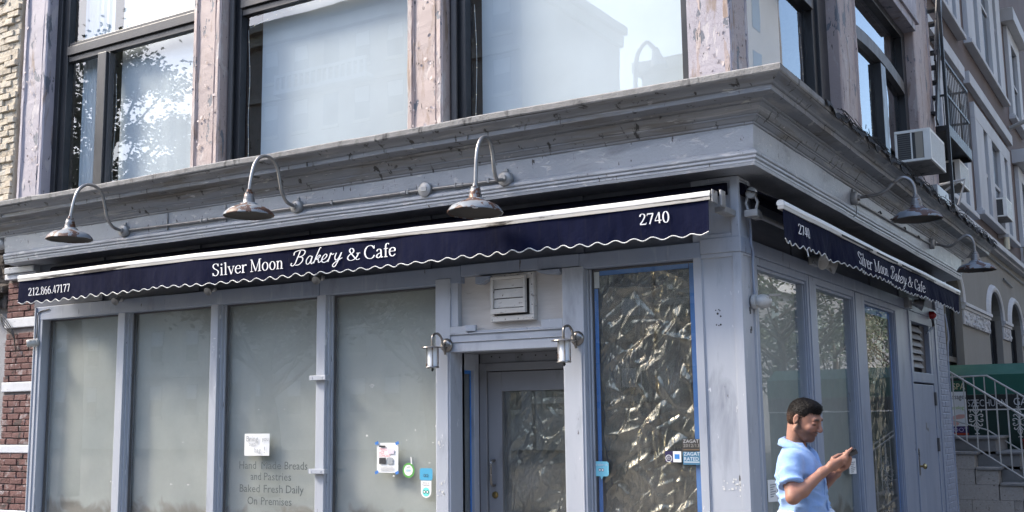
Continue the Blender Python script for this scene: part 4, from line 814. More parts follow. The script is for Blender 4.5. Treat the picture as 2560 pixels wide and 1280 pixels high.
t = thing('awning_bracket', 'white end bracket of the front awning beside the corner post', 'awning bracket', (-.03, -.2, 3.05), 'awning brackets at the corner')
MB().box(-.050, -.040, -.40, -.30, 3.075, 3.165).build('end_plate', 'galv', t, .004); MB().box(-.030, -.012, -.30, -.22, 3.06, 3.175).build('end_plate', 'galv', t, .004)
MB().box(-.10, -.02, -.22, .0, 3.03, 3.075).build('arm_block', 'galv', t, .006)

# ================================================================== gooseneck lamps
def gooseneck(label, base, out, rel, shade, rim_r=.21, tilt=0.0):
    """rel: list of (distance out, height) from the wall box; last point is the top of the socket"""
    B_ = Vector(base); O_ = Vector(out); t = thing('gooseneck_lamp', label, 'lamp', base, 'gooseneck barn lamps on the frieze')
    side = Vector((O_.y, -O_.x, 0))
    pts = [B_ + O_ * d + Vector((0, 0, h)) + side * (.0) for d, h in rel]
    MB().lathe([(0, -.012), (.058, -.012), (.062, .0), (.062, .036), (.056, .045), (.030, .050), (.026, .07), (0, .07)], B_, O_, 22).build('junction_box', 'galv', t, smooth=True)
    MB().box(B_.x - .012, B_.x + .012, B_.y - .012, B_.y + .012, B_.z + .055, B_.z + .085).build('box_lug', 'galv', t, .003)
    MB().tube(smooth_path(pts, 7), .0155, 10).build('neck', 'pipe', t, smooth=True)
    S = pts[-1]; ax = (Vector((0, 0, -1)) + O_ * tilt).normalized()
    MB().lathe([(.020, -.02), (.024, .0), (.036, .004), (.036, .02), (.041, .024), (.043, .055), (.048, .058), (.050, .095), (.056, .10)], S, ax, 20).build('socket', 'socket', t, smooth=True)
    prof = [(.056, .095), (.066, .10), (.075, .112), (.082, .118), (.105, .126), (.150, .140), (.180, .158), (.200, .180), (rim_r, .196), (rim_r + .004, .203), (rim_r + .002, .208), (rim_r - .006, .205)]
    mb = MB().lathe(prof, S, ax, 36)
    mb.v = [(x + .003 * vnoise(x * 40 + y * 31), y + .003 * vnoise(y * 37 + 2), z + .003 * vnoise(x * 25 + y * 20)) for x, y, z in mb.v]
    mb.build('lamp_shade', 'enamel', t, smooth=True)
    inn = [(.050, .101), (.10, .131), (.148, .146), (.178, .164), (.198, .186), (rim_r - .005, .203)]
    MB().lathe(inn, S, ax, 36).build('shade_inside', c_('dark_shade_inside', (.06, .055, .05)), t, smooth=True)
    MB().lathe([(.0, .17), (.022, .165), (.030, .145), (.024, .12), (.014, .10)], S, ax, 14).build('bulb', 'milk', t, smooth=True)
    return t
neckA = [(0.02, .0), (.10, .005), (.17, .03), (.225, .10), (.255, .20), (.285, .30), (.35, .375), (.44, .395), (.53, .36), (.59, .28), (.625, .16), (.645, .035)]
gooseneck('rusty gooseneck lamp at the far left end of the front frieze', (-6.28, -.205, 3.512), (0, -1, 0), neckA, None)
gooseneck('rusty gooseneck lamp above the shop name, middle of the front frieze', (-4.00, -.205, 3.505), (0, -1, 0), [(d * .95, h * .97) for d, h in neckA], None)
gooseneck('rusty gooseneck lamp hanging low over the front awning bar, nearest the corner', (-1.82, -.205, 3.487), (0, -1, 0), [(.02, 0), (.09, -.02), (.15, -.025), (.185, .04), (.20, .13), (.215, .20), (.25, .255), (.31, .275), (.37, .25), (.415, .18), (.44, .07), (.455, -.135)], None, tilt=.04)
neckB = [(.02, .0), (.12, .005), (.22, .01), (.30, .04), (.37, .10), (.44, .135), (.50, .11), (.535, .05), (.545, -.045)]
gooseneck('rusty gooseneck lamp on the side frieze, nearer the corner', (.205, 2.47, 3.54), (1, 0, 0), neckB, None)
gooseneck('rusty gooseneck lamp at the broken far end of the side frieze', (.205, 6.02, 3.576), (1, 0, 0), [(.02, .0), (.10, -.02), (.19, -.05), (.26, -.03), (.33, .03), (.40, .06), (.45, .03), (.475, -.04), (.48, -.145)], None)
# conduit feeding the lamps
ct = thing('electrical_conduit', 'galvanised conduit with round box along the front frieze', 'conduit', (-4, -.215, 3.49))
MB().tube([(-6.21, -.215, 3.515), (-5.4, -.214, 3.505), (-4.07, -.215, 3.50)], .0125, 8).build('pipe', 'pipe', ct, smooth=True)
MB().tube([(-3.93, -.215, 3.505), (-3.2, -.214, 3.497), (-2.66, -.215, 3.495)], .0125, 8).build('pipe', 'pipe', ct, smooth=True)
MB().tube([(-2.53, -.215, 3.494), (-1.9, -.215, 3.487)], .0125, 8).build('pipe', 'pipe', ct, smooth=True)
for xx in (-5.2, -4.75, -3.6, -2.78, -2.30, -1.98): MB().box(xx - .008, xx + .008, -.232, -.198, 3.482 - (xx + 4) * .004, 3.520 - (xx + 4) * .004).build('pipe_clip', 'galv', ct, .002)
for xx in (-5.15, -2.83, -2.26): MB().tube([(xx - .02, -.215, 3.504 - (xx + 5) * .004), (xx + .03, -.215, 3.504 - (xx + 5) * .004)], .018, 8).build('coupling', 'galv', ct, smooth=True)
MB().lathe([(0, -.0), (.058, .0), (.062, .012), (.062, .04), (.055, .045), (0, .046)], (-2.596, -.2, 3.492), (0, -1, 0), 22).build('round_box', 'galv', ct, smooth=True)
MB().box(-2.625, -2.570, -.252, -.2465, 3.475, 3.515).build('box_switch', 'white', ct, .003)
ct = thing('electrical_conduit', 'thin conduit with dangling wire along the side frieze', 'conduit', (.21, 4.2, 3.55))
MB().tube([(.212, 2.53, 3.53), (.213, 4.2, 3.545), (.212, 5.96, 3.57)], .012, 8).build('pipe', 'pipe', ct, smooth=True)
MB().tube(smooth_path([(.22, 2.50, 3.5), (.235, 2.47, 3.44), (.24, 2.42, 3.38), (.235, 2.35, 3.35)], 5), .004, 5).build('loose_wire', 'black', ct)
for yy, k in ((3.4, 1), (3.9, 2), (4.5, 1), (5.2, 2)): MB().tube([(.215, yy, 3.55), (.228, yy + .03, 3.565), (.23, yy + .06, 3.545)], .008, 5).build('pipe_clip', 'black', ct)

# ================================================================== door lanterns
def lantern(label, x):
    t = thing('wall_lantern', label, 'lantern', (x, 0, 2.2), 'steel lanterns either side of the door'); cx, cy = x, -.175
    MB().lathe([(0, .03), (.03, .028), (.052, .018), (.058, .0)], (x + .035, -.021, 2.215), (0, -1, 0), 22).build('back_plate', 'steel', t, smooth=True)
    MB().tube(smooth_path([(x + .03, -.035, 2.14), (x + .028, -.06, 2.20), (x + .02, -.075, 2.27), (x + .012, -.11, 2.305), (x, -.15, 2.30), (x, -.175, 2.27), (cx, cy, 2.20)], 6), .010, 10).build('arm', 'steel', t, smooth=True)
    MB().lathe([(.0, .012), (.025, .012), (.095, -.002), (.097, -.006), (.09, -.008), (0, -.004)], (cx, cy, 2.195), (0, 0, 1), 30).build('cap', 'steel', t, smooth=True)
    MB().lathe([(.0, 0), (.040, 0), (.040, -.15), (0, -.15)], (cx, cy, 2.188), (0, 0, 1), 20).build('diffuser', 'milk', t, smooth=True)
    for k in range(5):
        q = 2 * math.pi * k / 5 + .3; MB().tube([(cx + .048 * math.cos(q), cy + .048 * math.sin(q), 2.19), (cx + .048 * math.cos(q), cy + .048 * math.sin(q), 2.03)], .0045, 6).build('cage_rod', 'socket', t)
    MB().lathe([(0, .004), (.054, .004), (.056, 0), (.056, -.008), (.04, -.012), (0, -.012)], (cx, cy, 2.035), (0, 0, 1), 24).build('base_ring', 'steel', t, smooth=True)
    MB().lathe([(.008, 0), (.012, -.012), (.006, -.024), (0, -.026)], (cx, cy, 2.024), (0, 0, 1), 12).build('finial', 'black', t, smooth=True)
lantern('steel cage lantern on the pilaster left of the door', -2.565)
lantern('steel cage lantern on the pilaster right of the door', -1.352)

# ================================================================== vent over the door
vt = thing('wall_vent', 'grimy white square louvred vent on the plywood above the door', 'vent', (-1.91, .05, 2.58))
VX0, VX1, VZ0, VZ1 = -2.115, -1.71, 2.385, 2.765
M['ventpaint'] = pm('grimy_vent_paint', (.50, .48, .45), (.58, .56, .53), 7, .5, .4, 50, .003, patches=[((.16, .13, .11), 9, .60, .1, (1, 1, 2)), ((.10, .06, .04), 25, .66, .04)])
MB().box(VX0, VX1, .0, .054, VZ0, VZ0 + .045).box(VX0, VX1, 0, .054, VZ1 - .045, VZ1).box(VX0, VX0 + .04, 0, .054, VZ0 + .045, VZ1 - .045).box(VX1 - .04, VX1, 0, .054, VZ0 + .045, VZ1 - .045).build('outer_frame', 'ventpaint', vt, .004)
MB().box(VX0 + .025, VX1 - .06, -.035, -.0005, VZ0 + .06, VZ0 + .10).box(VX0 + .025, VX1 - .06, -.035, -.0005, VZ1 - .045, VZ1 - .022).box(VX0 + .025, VX0 + .045, -.035, -.0005, VZ0 + .10, VZ1 - .045).box(VX1 - .08, VX1 - .06, -.035, -.0005, VZ0 + .10, VZ1 - .045).build('inner_frame', 'ventpaint', vt, .003)
MB().box(VX0 + .041, VX1 - .041, .03, .05, VZ0 + .046, VZ1 - .046).build('vent_back', 'interior', vt)
for k in range(3):
    z = VZ0 + .105 + k * .078
    MB().obox(((VX0 + VX1) / 2 - .0175, -.014, z + .037), (1, 0, 0), (0, .12, 1), (0, 1, -.12), .138, .036, .003).build('vent_slat', 'ventpaint', vt, .001)
mb = MB()
for sx in (VX0 + .015, VX0 + .14, VX0 + .26, VX1 - .015):
    for sz in (VZ0 + .016, VZ1 - .016): mb.lathe([(0, -.004), (.005, -.002), (.006, 0)], (sx, 0, sz), (0, 1, 0), 7)
for sz in (VZ0 + .12, VZ0 + .2, VZ0 + .28): mb.lathe([(0, -.004), (.005, -.002), (.006, 0)], (VX1 - .015, 0, sz), (0, 1, 0), 7)
mb.build('rivets', 'socket', vt)

# ================================================================== small fixtures
def spot(label, loc, d, m='galv'):
    t = thing('spotlight', label, 'spotlight', loc, 'small spotlights under the awnings'); L_ = Vector(loc); d = Vector(d).normalized()
    MB().lathe([(0, 0), (.03, 0), (.03, .02), (.018, .03), (.018, .05)], L_, d, 14).build('mount', m, t, smooth=True)
    ax = (d + Vector((0.2, 0, -.45))).normalized(); MB().lathe([(0, .0), (.022, .002), (.030, .04), (.040, .065), (.040, .07), (.03, .062), (0, .05)], L_ + d * .04, ax, 18).build('lamp_head', m, t, smooth=True)
spot('round grey spotlight under the awning above the leftmost mullion', (-6.53, -.012, 2.865), (0, -1, -.1)); spot('grey spotlight under the awning above the second mullion', (-5.22, -.012, 2.875), (0, -1, -.1)); spot('round grey spotlight under the awning below the word Bakery', (-3.88, -.012, 2.88), (0, -1, -.1))
t = thing('spotlight', 'pale twin spotlight under the near end of the side awning', 'spotlight', (.02, 1.75, 2.9), 'small spotlights under the awnings')
MB().box(.006, .05, 1.66, 1.86, 2.86, 2.93).build('mount', 'white', t, .008)
for yy, dd in ((1.62, -.4), (1.92, .5)): MB().lathe([(0, 0), (.035, .0), (.05, .06), (.07, .11), (.06, .105), (0, .08)], (.06, yy, 2.90), (1, dd, -.35), 18).build('lamp_head', 'white', t, smooth=True)
t = thing('spotlight', 'grey twin spotlight under the far end of the side awning beside the louvre', 'spotlight', (.02, 5.4, 2.83), 'small spotlights under the awnings')
MB().box(.001, .06, 5.32, 5.50, 2.78, 2.90).build('mount', 'galv', t, .008)
MB().lathe([(0, 0), (.035, .0), (.05, .06), (.07, .11), (.06, .105), (0, .08)], (.05, 5.6, 2.86), (1, .4, -.3), 18).build('lamp_head', 'galv', t, smooth=True)
t = thing('alarm_beacon', 'small red alarm light with black wires at the far end of the side awning', 'alarm light', (.03, 6.75, 2.80))
MB().lathe([(.05, 0), (.05, .02), (.045, .05), (.02, .075), (0, .08)], (.008, 6.75, 2.80), (1, 0, 0), 18).build('red_lens', c_('red_lens', (.35, .012, .015), .25), t, smooth=True)
for k in range(3): MB().tube(smooth_path([(.03, 6.72 + .03 * k, 2.76), (.03, 6.75 + .05 * k, 2.66), (.02, 6.55 - .06 * k, 2.60 - .02 * k)], 6), .006, 5).build('wire', 'black', t)
t = thing('flood_lamp', 'white egg-shaped floodlight on the corner post beside the side window', 'floodlight', (.0, .2, 2.42))
MB().lathe([(.0, 0), (.05, 0), (.055, .012), (.05, .03), (.03, .035)], (-.0005, .22, 2.43), (1, 0, 0), 20).build('mount', 'white', t, smooth=True)
MB().lathe([(0, -.02), (.026, -.018), (.042, .0), (.052, .035), (.051, .065), (.042, .10), (.026, .125), (0, .135)], (.05, .20, 2.43), (.35, .93, .05), 22).build('lamp_head', 'white', t, smooth=True)
MB().obox((.09, .42, 2.49), (.3, .95, .1), (0, 0, 1), (1, -.3, 0), .075, .008, .014).build('sensor_arm', 'galv', t, .003)
MB().tube(smooth_path([(.012, .23, 2.48), (.012, .225, 2.7), (.016, .23, 2.80), (.014, .20, 2.85), (.014, .20, 3.0), (.014, .15, 3.2)], 6), .010, 6).build('cable', 'blue_dark', t, smooth=True)
t = thing('security_camera', 'dirty white bullet camera on the jamb beside the brick pier', 'security camera', (-7.86, -.01, 2.48))
MB().lathe([(0, 0), (.04, 0), (.04, .03), (.0, .034)], (-7.86, -.012, 2.48), (0, -1, 0), 18).build('mount', 'white', t, smooth=True)
MB().lathe([(0, -.05), (.034, -.046), (.042, -.026), (.042, .038), (.036, .05), (.031, .048), (.030, .042), (0, .042)], (-7.88, -.06, 2.475), (-.55, -.8, -.12), 22).build('housing', 'white', t, smooth=True)
MB().lathe([(0, .044), (.025, .044), (.028, .0435)], (-7.88, -.06, 2.475), (-.55, -.8, -.12), 18).build('lens', 'ink', t)
MB().tube(smooth_path([(-7.86, -.02, 2.53), (-7.865, -.012, 2.66), (-7.865, -.012, 2.78), (-7.82, -.012, 2.815), (-7.68, -.012, 2.83)], 6), .006, 6).build('cable', 'black', t)
MB().tube([(-7.905, -.008, 0.3), (-7.905, -.008, 2.86)], .014, 8).build('conduit', 'blue', t, smooth=True)
mb = MB()
for k in range(4): mb.tube(smooth_path([(-8.62, .02, 2.98 - .05 * k), (-8.5, -.0, 2.72 + .03 * k), (-8.36 + .02 * k, .0, 2.62), (-8.3 + .01 * k, .02, 2.58 - .06 * k)], 6), .005, 5)
o = mb.build('loose_cables', 'black'); tag(o, 'loose black cables hanging on the brick pier at the left edge', 'cables')

# ================================================================== paper, stickers and window lettering
YG = .083
def sheet(name, label, cat, x0, x1, z0, z1, m, y=YG, curl=.004, group=None):
    t = thing(name, label, cat, ((x0 + x1) / 2, y, z0), group)
    MB().grid(lambda u, v: (x0 + (x1 - x0) * u, y - .004 - curl * math.sin(u * 2.6 + v * 2) * v, z0 + (z1 - z0) * v), 6, 6).build('sheet', m, t, thick=.0015)
    return t
t = sheet('paper_note', 'square white handwritten note saying Bring your own bag', 'note', -4.875, -4.565, 1.305, 1.505, 'paper', curl=.001)
for s_, x, z, h in (('Bring', -4.85, 1.435, .072), ('you', -4.65, 1.44, .055), ('own', -4.815, 1.395, .05), ('bag', -4.745, 1.335, .06), ('!', -4.63, 1.33, .085)): sans('handwriting', s_, (x, YG - .014, z), (1, 0, 0), (.05, 0, 1), h, 'pencil', t)
wl_ = thing('window_lettering', 'worn lettering about breads and pastries on the shop glass, its drop shadow painted in', 'lettering', (-4.55, YG, 1.0))
M['wlet'] = flat('letter_with_shadow_tone', (.085, .10, .10), .5)  # pale glass letters darkened: their shadow on the blind is in this colour
for s_, xc, z, w_ in (('Hand', -4.85, 1.185, .21), ('Made', -4.56, 1.185, .24), ('Breads', -4.26, 1.185, .27), ('and', -4.74, 1.085, .13), ('Pastries', -4.48, 1.085, .33), ('Baked', -4.82, .975, .25), ('Fresh', -4.53, .975, .23), ('Daily', -4.27, .975, .21), ('On', -4.78, .865, .12), ('Premises', -4.49, .865, .37)):
    sans('words', s_, (xc - w_ / 2, YG + .008, z), (1, 0, 0), (0, 0, 1), .10, 'wlet', wl_, width=w_)
t = sheet('concert_flyer', 'white concert flyer held with blue tape on the fourth shop window', 'flyer', -3.325, -3.10, 1.172, 1.422, 'paper', curl=.001)
yf = YG - .0125
for cx, cz in ((-3.322, 1.42), (-3.105, 1.42), (-3.322, 1.174), (-3.105, 1.174)): MB().obox((cx, yf, cz), (1, 0, .4), (0, 1, 0), (-.4, 0, 1), .018, .0008, .012).build('tape_corner', 'tape', t)
sans('headline', 'SPRING\nJAZZ\nCONCERT', (-3.30, yf, 1.358), (1, 0, 0), (0, 0, 1), .026, c_('flyer_pink', (.62, .10, .16)), t)
MB().box(-3.297, -3.23, yf, yf + .0006, 1.385, 1.40).build('logo_bar', 'ink', t); MB().box(-3.297, -3.225, yf, yf + .0006, 1.245, 1.297).build('photo', 'ink', t); MB().box(-3.215, -3.15, yf, yf + .0006, 1.245, 1.297).build('photo', 'pencil', t)
MB().box(-3.205, -3.14, yf + .0002, yf + .0007, 1.33, 1.372).build('stamp', c_('flyer_pale', (.68, .60, .66)), t)
for k in range(4): MB().box(-3.297, -3.15 + .01 * (k % 2), yf, yf + .0005, 1.222 - k * .009, 1.226 - k * .009).build('text_line', c_('flyer_grey', (.5, .5, .52)), t)
def disc(cx, cz, r, y, n=26, sx=1.0): return MB().add([(cx + r * sx * math.cos(2 * math.pi * k / n), y, cz + r * math.sin(2 * math.pi * k / n)) for k in range(n)], [tuple(range(n))])
t = thing('round_sticker', 'round green and white sticker right of the flyer', 'sticker', (-2.99, YG, 1.2))
disc(-2.99, 1.195, .062, YG - .006).build('rim', c_('lime', (.10, .34, .07)), t); disc(-2.99, 1.195, .045, YG - .0075).build('face', 'paper', t)
sans('letters', 'NYC', (-2.99, YG - .009, 1.215), (1, 0, 0), (0, 0, 1), .018, 'ink', t, align='CENTER'); sans('letters', 'join', (-2.99, YG - .009, 1.185), (1, 0, 0), (0, 0, 1), .036, c_('teal_print', (.08, .40, .48)), t, align='CENTER')
MB().add([(-2.962, YG - .010, 1.245), (-2.95, YG - .010, 1.25), (-2.955, YG - .014, 1.30), (-2.966, YG - .014, 1.31)], [(0, 1, 2, 3)]).build('peeled_edge', 'paper', t)
def rrect(x0, x1, z0, z1, r, y, corners=(1, 1, 1, 1)):
    P = []
    for (cx, cz, a0, on) in ((x1 - r, z1 - r, 0, corners[0]), (x0 + r, z1 - r, 90, corners[1]), (x0 + r, z0 + r, 180, corners[2]), (x1 - r, z0 + r, 270, corners[3])):
        if on: P += [(cx + r * math.cos(R(a0 + 15 * k)), y, cz + r * math.sin(R(a0 + 15 * k))) for k in range(7)]
        else: q = R(a0 + 45); P.append((cx + r * (1 if math.cos(q) > 0 else -1), y, cz + r * (1 if math.sin(q) > 0 else -1)))
    return MB().add(P, [tuple(range(len(P)))])
t = thing('review_sticker', 'blue and white review sticker at the right edge of the fourth shop window', 'sticker', (-2.81, YG, 1.0))
rrect(-2.875, -2.745, 1.115, 1.215, .02, YG - .006).build('blue_half', c_('sticker_blue', (.06, .33, .52)), t); rrect(-2.862, -2.757, .975, 1.112, .05, YG - .007, (0, 0, 1, 1)).build('white_half', 'paper', t)
disc(-2.81, 1.022, .037, YG - .008).build('aqua_disc', c_('aqua', (.16, .72, .62)), t)
for cx in (-2.826, -2.794): disc(cx, 1.022, .014, YG - .009).build('ring', 'ink', t); disc(cx, 1.022, .008, YG - .010).build('ring_centre', 'paper', t)
sans('letters', "We're on\nTripadvisor", (-2.81, YG - .0085, 1.090), (1, 0, 0), (0, 0, 1), .017, 'ink', t, align='CENTER')
for cx in (-2.825, -2.80): disc(cx, 1.155, .012, YG - .008).build('ring', 'ink', t); disc(cx, 1.155, .008, YG - .009).build('ring_centre', c_('sticker_blue', (.06, .33, .52)), t)
t = thing('wifi_sticker', 'tiny pale wireless symbol sticker on the fourth shop window', 'sticker', (-3.39, YG, 1.9))
for k in range(3): MB().tube([(-3.39 + (.012 + .011 * k) * math.sin(R(a)), YG, 1.885 + (.012 + .011 * k) * math.cos(R(a))) for a in range(-45, 46, 15)], .0022, 4).build('arc', 'trim', t)
random.seed(11); mb = MB()      # specks of old tape left on the glass and woodwork
for x, z in ((-5.85, 1.02), (-5.62, 1.02), (-6.72, 1.03), (-5.7, 1.42), (-3.45, 1.475), (-3.02, 1.44), (-2.93, 1.52), (-2.79, 1.255), (-2.72, 1.55), (-3.16, 1.14), (-4.4, 1.72), (-4.72, 1.72), (-2.75, 1.42)): mb.box(x, x + random.uniform(.008, .024), YG, YG + .001, z, z + random.uniform(.006, .018))
o = mb.build('tape_scraps', 'trim'); tag(o, 'white specks of old tape left on the front glass', 'tape scraps', kind='stuff')
random.seed(5); mb = MB()
for cx, cz, n, sx, sz in ((-2.60, 1.06, 14, .04, .06), (-2.60, 1.40, 8, .03, .04), (-.16, 1.12, 10, .05, .05), (-.09, 1.10, 8, .02, .05), (-5.225, 2.33, 9, .02, .07)):
    for k in range(n):
        x, z = cx + random.uniform(-sx, sx), cz + random.uniform(-sz, sz); w_, h_ = random.uniform(.003, .018), random.uniform(.004, .022); y = -.0225 if -2.7 < x < -2.5 else (.0095 if x > -1 else -.0065)
        mb.add([(x, y, z), (x + w_, y, z + random.uniform(-.004, .004)), (x + w_ * .8, y, z + h_), (x - .002, y, z + h_ * .9)], [(0, 1, 2, 3)])
o = mb.build('paint_chips', 'trim'); tag(o, 'white scraps and bare chips on the pilasters and corner post', 'paint chips', kind='stuff')
y5 = .073
t = thing('review_bubble_sticker', 'pale blue speech-bubble sticker on the plastic-covered window', 'sticker', (-1.225, y5, 1.23))
rrect(-1.247, -1.122, 1.175, 1.285, .018, y5 - .004).build('bubble', c_('bubble_blue', (.22, .60, .72)), t); MB().add([(-1.197, y5 - .004, 1.176), (-1.167, y5 - .004, 1.176), (-1.182, y5 - .004, 1.15)], [(0, 1, 2)]).build('bubble_tail', c_('bubble_blue', (.22, .60, .72)), t)
sans('letters', 'REVIEW US', (-1.184, y5 - .006, 1.252), (1, 0, 0), (0, 0, 1), .022, 'letter', t, align='CENTER')
for cx in (-1.196, -1.172): disc(cx, 1.222, .011, y5 - .0055).build('ring', 'ink', t); disc(cx, 1.222, .008, y5 - .0062).build('ring_centre', 'letter', t)
t = thing('rating_sticker', 'black Zagat 2012/13 sticker on the plastic-covered window', 'sticker', (-.455, y5, 1.37)); MB().box(-.525, -.385, y5 - .005, y5 - .004, 1.363, 1.452).build('plate', c_('sticker_black', (.035, .033, .03)), t)
sans('letters', 'ZAGAT', (-.517, y5 - .0065, 1.424), (1, 0, 0), (0, 0, 1), .034, c_('sticker_silver', (.5, .5, .5)), t, width=.122); sans('letters', '2012/13', (-.517, y5 - .0065, 1.393), (1, 0, 0), (0, 0, 1), .034, c_('sticker_silver2', (.30, .29, .27)), t, width=.124); MB().box(-.515, -.395, y5 - .0066, y5 - .0055, 1.372, 1.376).build('text_line', c_('sticker_gold', (.25, .16, .08)), t)
t = thing('rating_sticker', 'blue Zagat rated sticker below the black one', 'sticker', (-.455, y5, 1.27)); rrect(-.522, -.384, 1.268, 1.360, .008, y5 - .0045).build('plate', c_('sticker_slate', (.055, .17, .28)), t)
sans('letters', 'ZAGAT\nRATED', (-.514, y5 - .0065, 1.333), (1, 0, 0), (0, 0, 1), .036, c_('sticker_pale', (.60, .68, .74)), t, width=.122); MB().box(-.514, -.395, y5 - .0066, y5 - .0055, 1.284, 1.290).build('text_line', c_('sticker_pale', (.6, .68, .74)), t)
t = thing('card_sticker', 'small white card-payment sticker with blue square', 'sticker', (-.565, y5, 1.3)); MB().box(-.598, -.535, y5 - .005, y5 - .004, 1.285, 1.363).build('plate', 'paper', t); MB().box(-.586, -.548, y5 - .0066, y5 - .0055, 1.308, 1.342).build('blue_square', c_('card_blue', (.04, .22, .55)), t)
t = thing('shop_sticker', 'small dark violet round-logo sticker left of the card sticker', 'sticker', (-.63, y5, 1.3)); MB().box(-.660, -.5995, y5 - .005, y5 - .004, 1.285, 1.363).build('plate', c_('violet', (.02, .015, .07)), t)
disc(-.632, 1.312, .026, y5 - .0055).build('ring', 'paper', t); disc(-.632, 1.312, .022, y5 - .0062).build('ring_centre', c_('violet', (.02, .015, .07)), t); sans('letters', 'SHOP\nSMALL', (-.632, y5 - .007, 1.316), (1, 0, 0), (0, 0, 1), .014, 'paper', t, align='CENTER')
for lab, y0, y1, z0, z1 in (('white printed notice low on the near side window', .50, .72, .985, 1.145), ('white printed notice low on the middle side window', 2.80, 3.04, 1.075, 1.215)):
    t = thing('paper_notice', lab, 'notice', (-.09, (y0 + y1) / 2, z0), 'printed notices on the side windows')
    MB().add([(-.044, y0, z0), (-.044, y1, z0 - .01), (-.044, y1, z1 - .01), (-.044, y0, z1)], [(0, 1, 2, 3)]).build('sheet', 'paper', t)
    for k in range(6): MB().box(-.0425, -.0418, y0 + .05, y1 - .04 - .03 * (k % 3), z1 - .045 - .017 * k, z1 - .037 - .017 * k).build('text_line', 'pencil', t)
# string lights in the upper windows
def fairy(label, pts, nb):
    t = thing('string_lights', label, 'string lights', pts[0], 'fairy lights in the upper windows'); sp = smooth_path(pts, 8); MB().tube(sp, .0022, 4).build('wire', 'trim', t)
    for k in range(nb):
        p = sp[int((k + .5) / nb * (len(sp) - 1))]; MB().lathe([(0, -.006), (.0035, 0), (0, .006)], p, (0, 0, 1), 6).build('bulb', M.setdefault('bulb', flat('warm_bulb', (1, .86, .6), .4, emit=0.3)), t)
fairy('fairy lights down the left edge of the middle upper window', [(-5.10, .24, 5.5), (-5.06, .23, 5.0), (-5.08, .24, 4.6), (-5.06, .23, 4.3), (-5.07, .24, 4.0)], 8)
fairy('fairy lights along the top of the middle upper window', [(-5.08, .24, 5.52), (-4.6, .24, 5.60), (-4.0, .24, 5.61), (-3.2, .24, 5.62)], 9)
fairy('fairy lights at the edge of the lamp-reflecting upper window', [(-2.40, .24, 5.2), (-2.38, .24, 4.7), (-2.40, .24, 4.05)], 6)
fairy('fairy lights by the mullion of the leftmost upper window', [(-7.08, .25, 5.4), (-7.06, .25, 4.9), (-7.09, .25, 4.4), (-7.07, .25, 4.1)], 6)
fairy('fairy lights in the upper window round the corner', [(-.25, 2.66, 5.3), (-.25, 2.70, 4.9), (-.25, 2.66, 4.4)], 6)
fairy('fairy lights by the air conditioner window', [(-.24, 5.44, 5.5), (-.24, 5.42, 5.0), (-.24, 5.45, 4.6)], 4)

# ================================================================== air conditioners on the side
def ac_unit(label, x0, x1, y0, y1, z0, z1, small=False):
    t = thing('air_conditioner', label, 'air conditioner', (x0, (y0 + y1) / 2, z0), 'window air conditioners')
    w = .028
    MB().box(x0, x1 - .004, y0 + .012, y1 - .012, z0 + .01, z1 - .005).build('core', c_('ac_dark_core', (.05, .05, .05)), t)
    f = MB()
    for z in (z0, z1 - w): f.box(x0, x1, y0, y0 + w, z, z + w).box(x0, x1, y1 - w, y1, z, z + w).box(x1 - w, x1, y0 + w, y1 - w, z, z + w).box(x0, x0 + w, y0 + w, y1 - w, z, z + w)
    for x in (x0, x1 - w - .05): f.box(x, x + w + (.05 if x > x0 else 0), y0, y0 + w * .6, z0 + w, z1 - w)
    for y in (y0 + w * .6, y1 - w): f.box(x1 - w, x1, y, y + w * .9, z0 + w, z1 - w)
    f.build('casing', 'ac', t, .004)
    MB().box(x0, x1, y0, y1, z1 - .004, z1 + .004).build('top_panel', 'ac', t, .003); MB().box(x0, x1 - .02, y0 + .01, y1 - .01, z0 - .006, z0 + .004).build('base_pan', 'slab', t)
    MB().box(x1 - .012, x1 - .002, y0 + w * 1.6, y1 - w, z0 + w, z1 - w).build('condenser_grille', 'acgrille', t)
    if not small:
        MB().box((x0 + x1) / 2 - .02, (x0 + x1) / 2 - .005, y0 - .001, y0 + .01, z0 + w, z1 - w).build('side_bar', 'ac', t)
        for k in range(12): MB().box(x0 + w, (x0 + x1) / 2 - .02, y0 + .004, y0 + .012, z0 + w + .01 + k * (z1 - z0 - 2 * w) / 12.5, z0 + w + .022 + k * (z1 - z0 - 2 * w) / 12.5).build('side_louvre', c_('ac_louvre', (.12, .12, .115)), t)
        MB().box((x0 + x1) / 2 + .03, x1 - w - .055, y0 + .003, y0 + .011, z0 + w, z1 - w).build('side_plate', c_('ac_inner_plate', (.30, .27, .22)), t)
    return t
ac_unit('large cream window air conditioner above the side cornice', 0.03, .42, 5.25, 6.12, 4.42, 4.78)
o = MB().box(.15, .40, 5.6, 6.3, 4.0, 4.2).build('utility_box', 'galv', bev=.01); tag(o, 'small grey metal box on the cornice under the air conditioner', 'utility box')
ac_unit('small white air conditioner behind the fire escape pole', -.60, .0, 9.9, 10.7, 5.02, 5.38, True)
ac_unit('white air conditioner in the brown row house window', -.62, -.30, 17.6, 18.5, 5.70, 6.1, True)

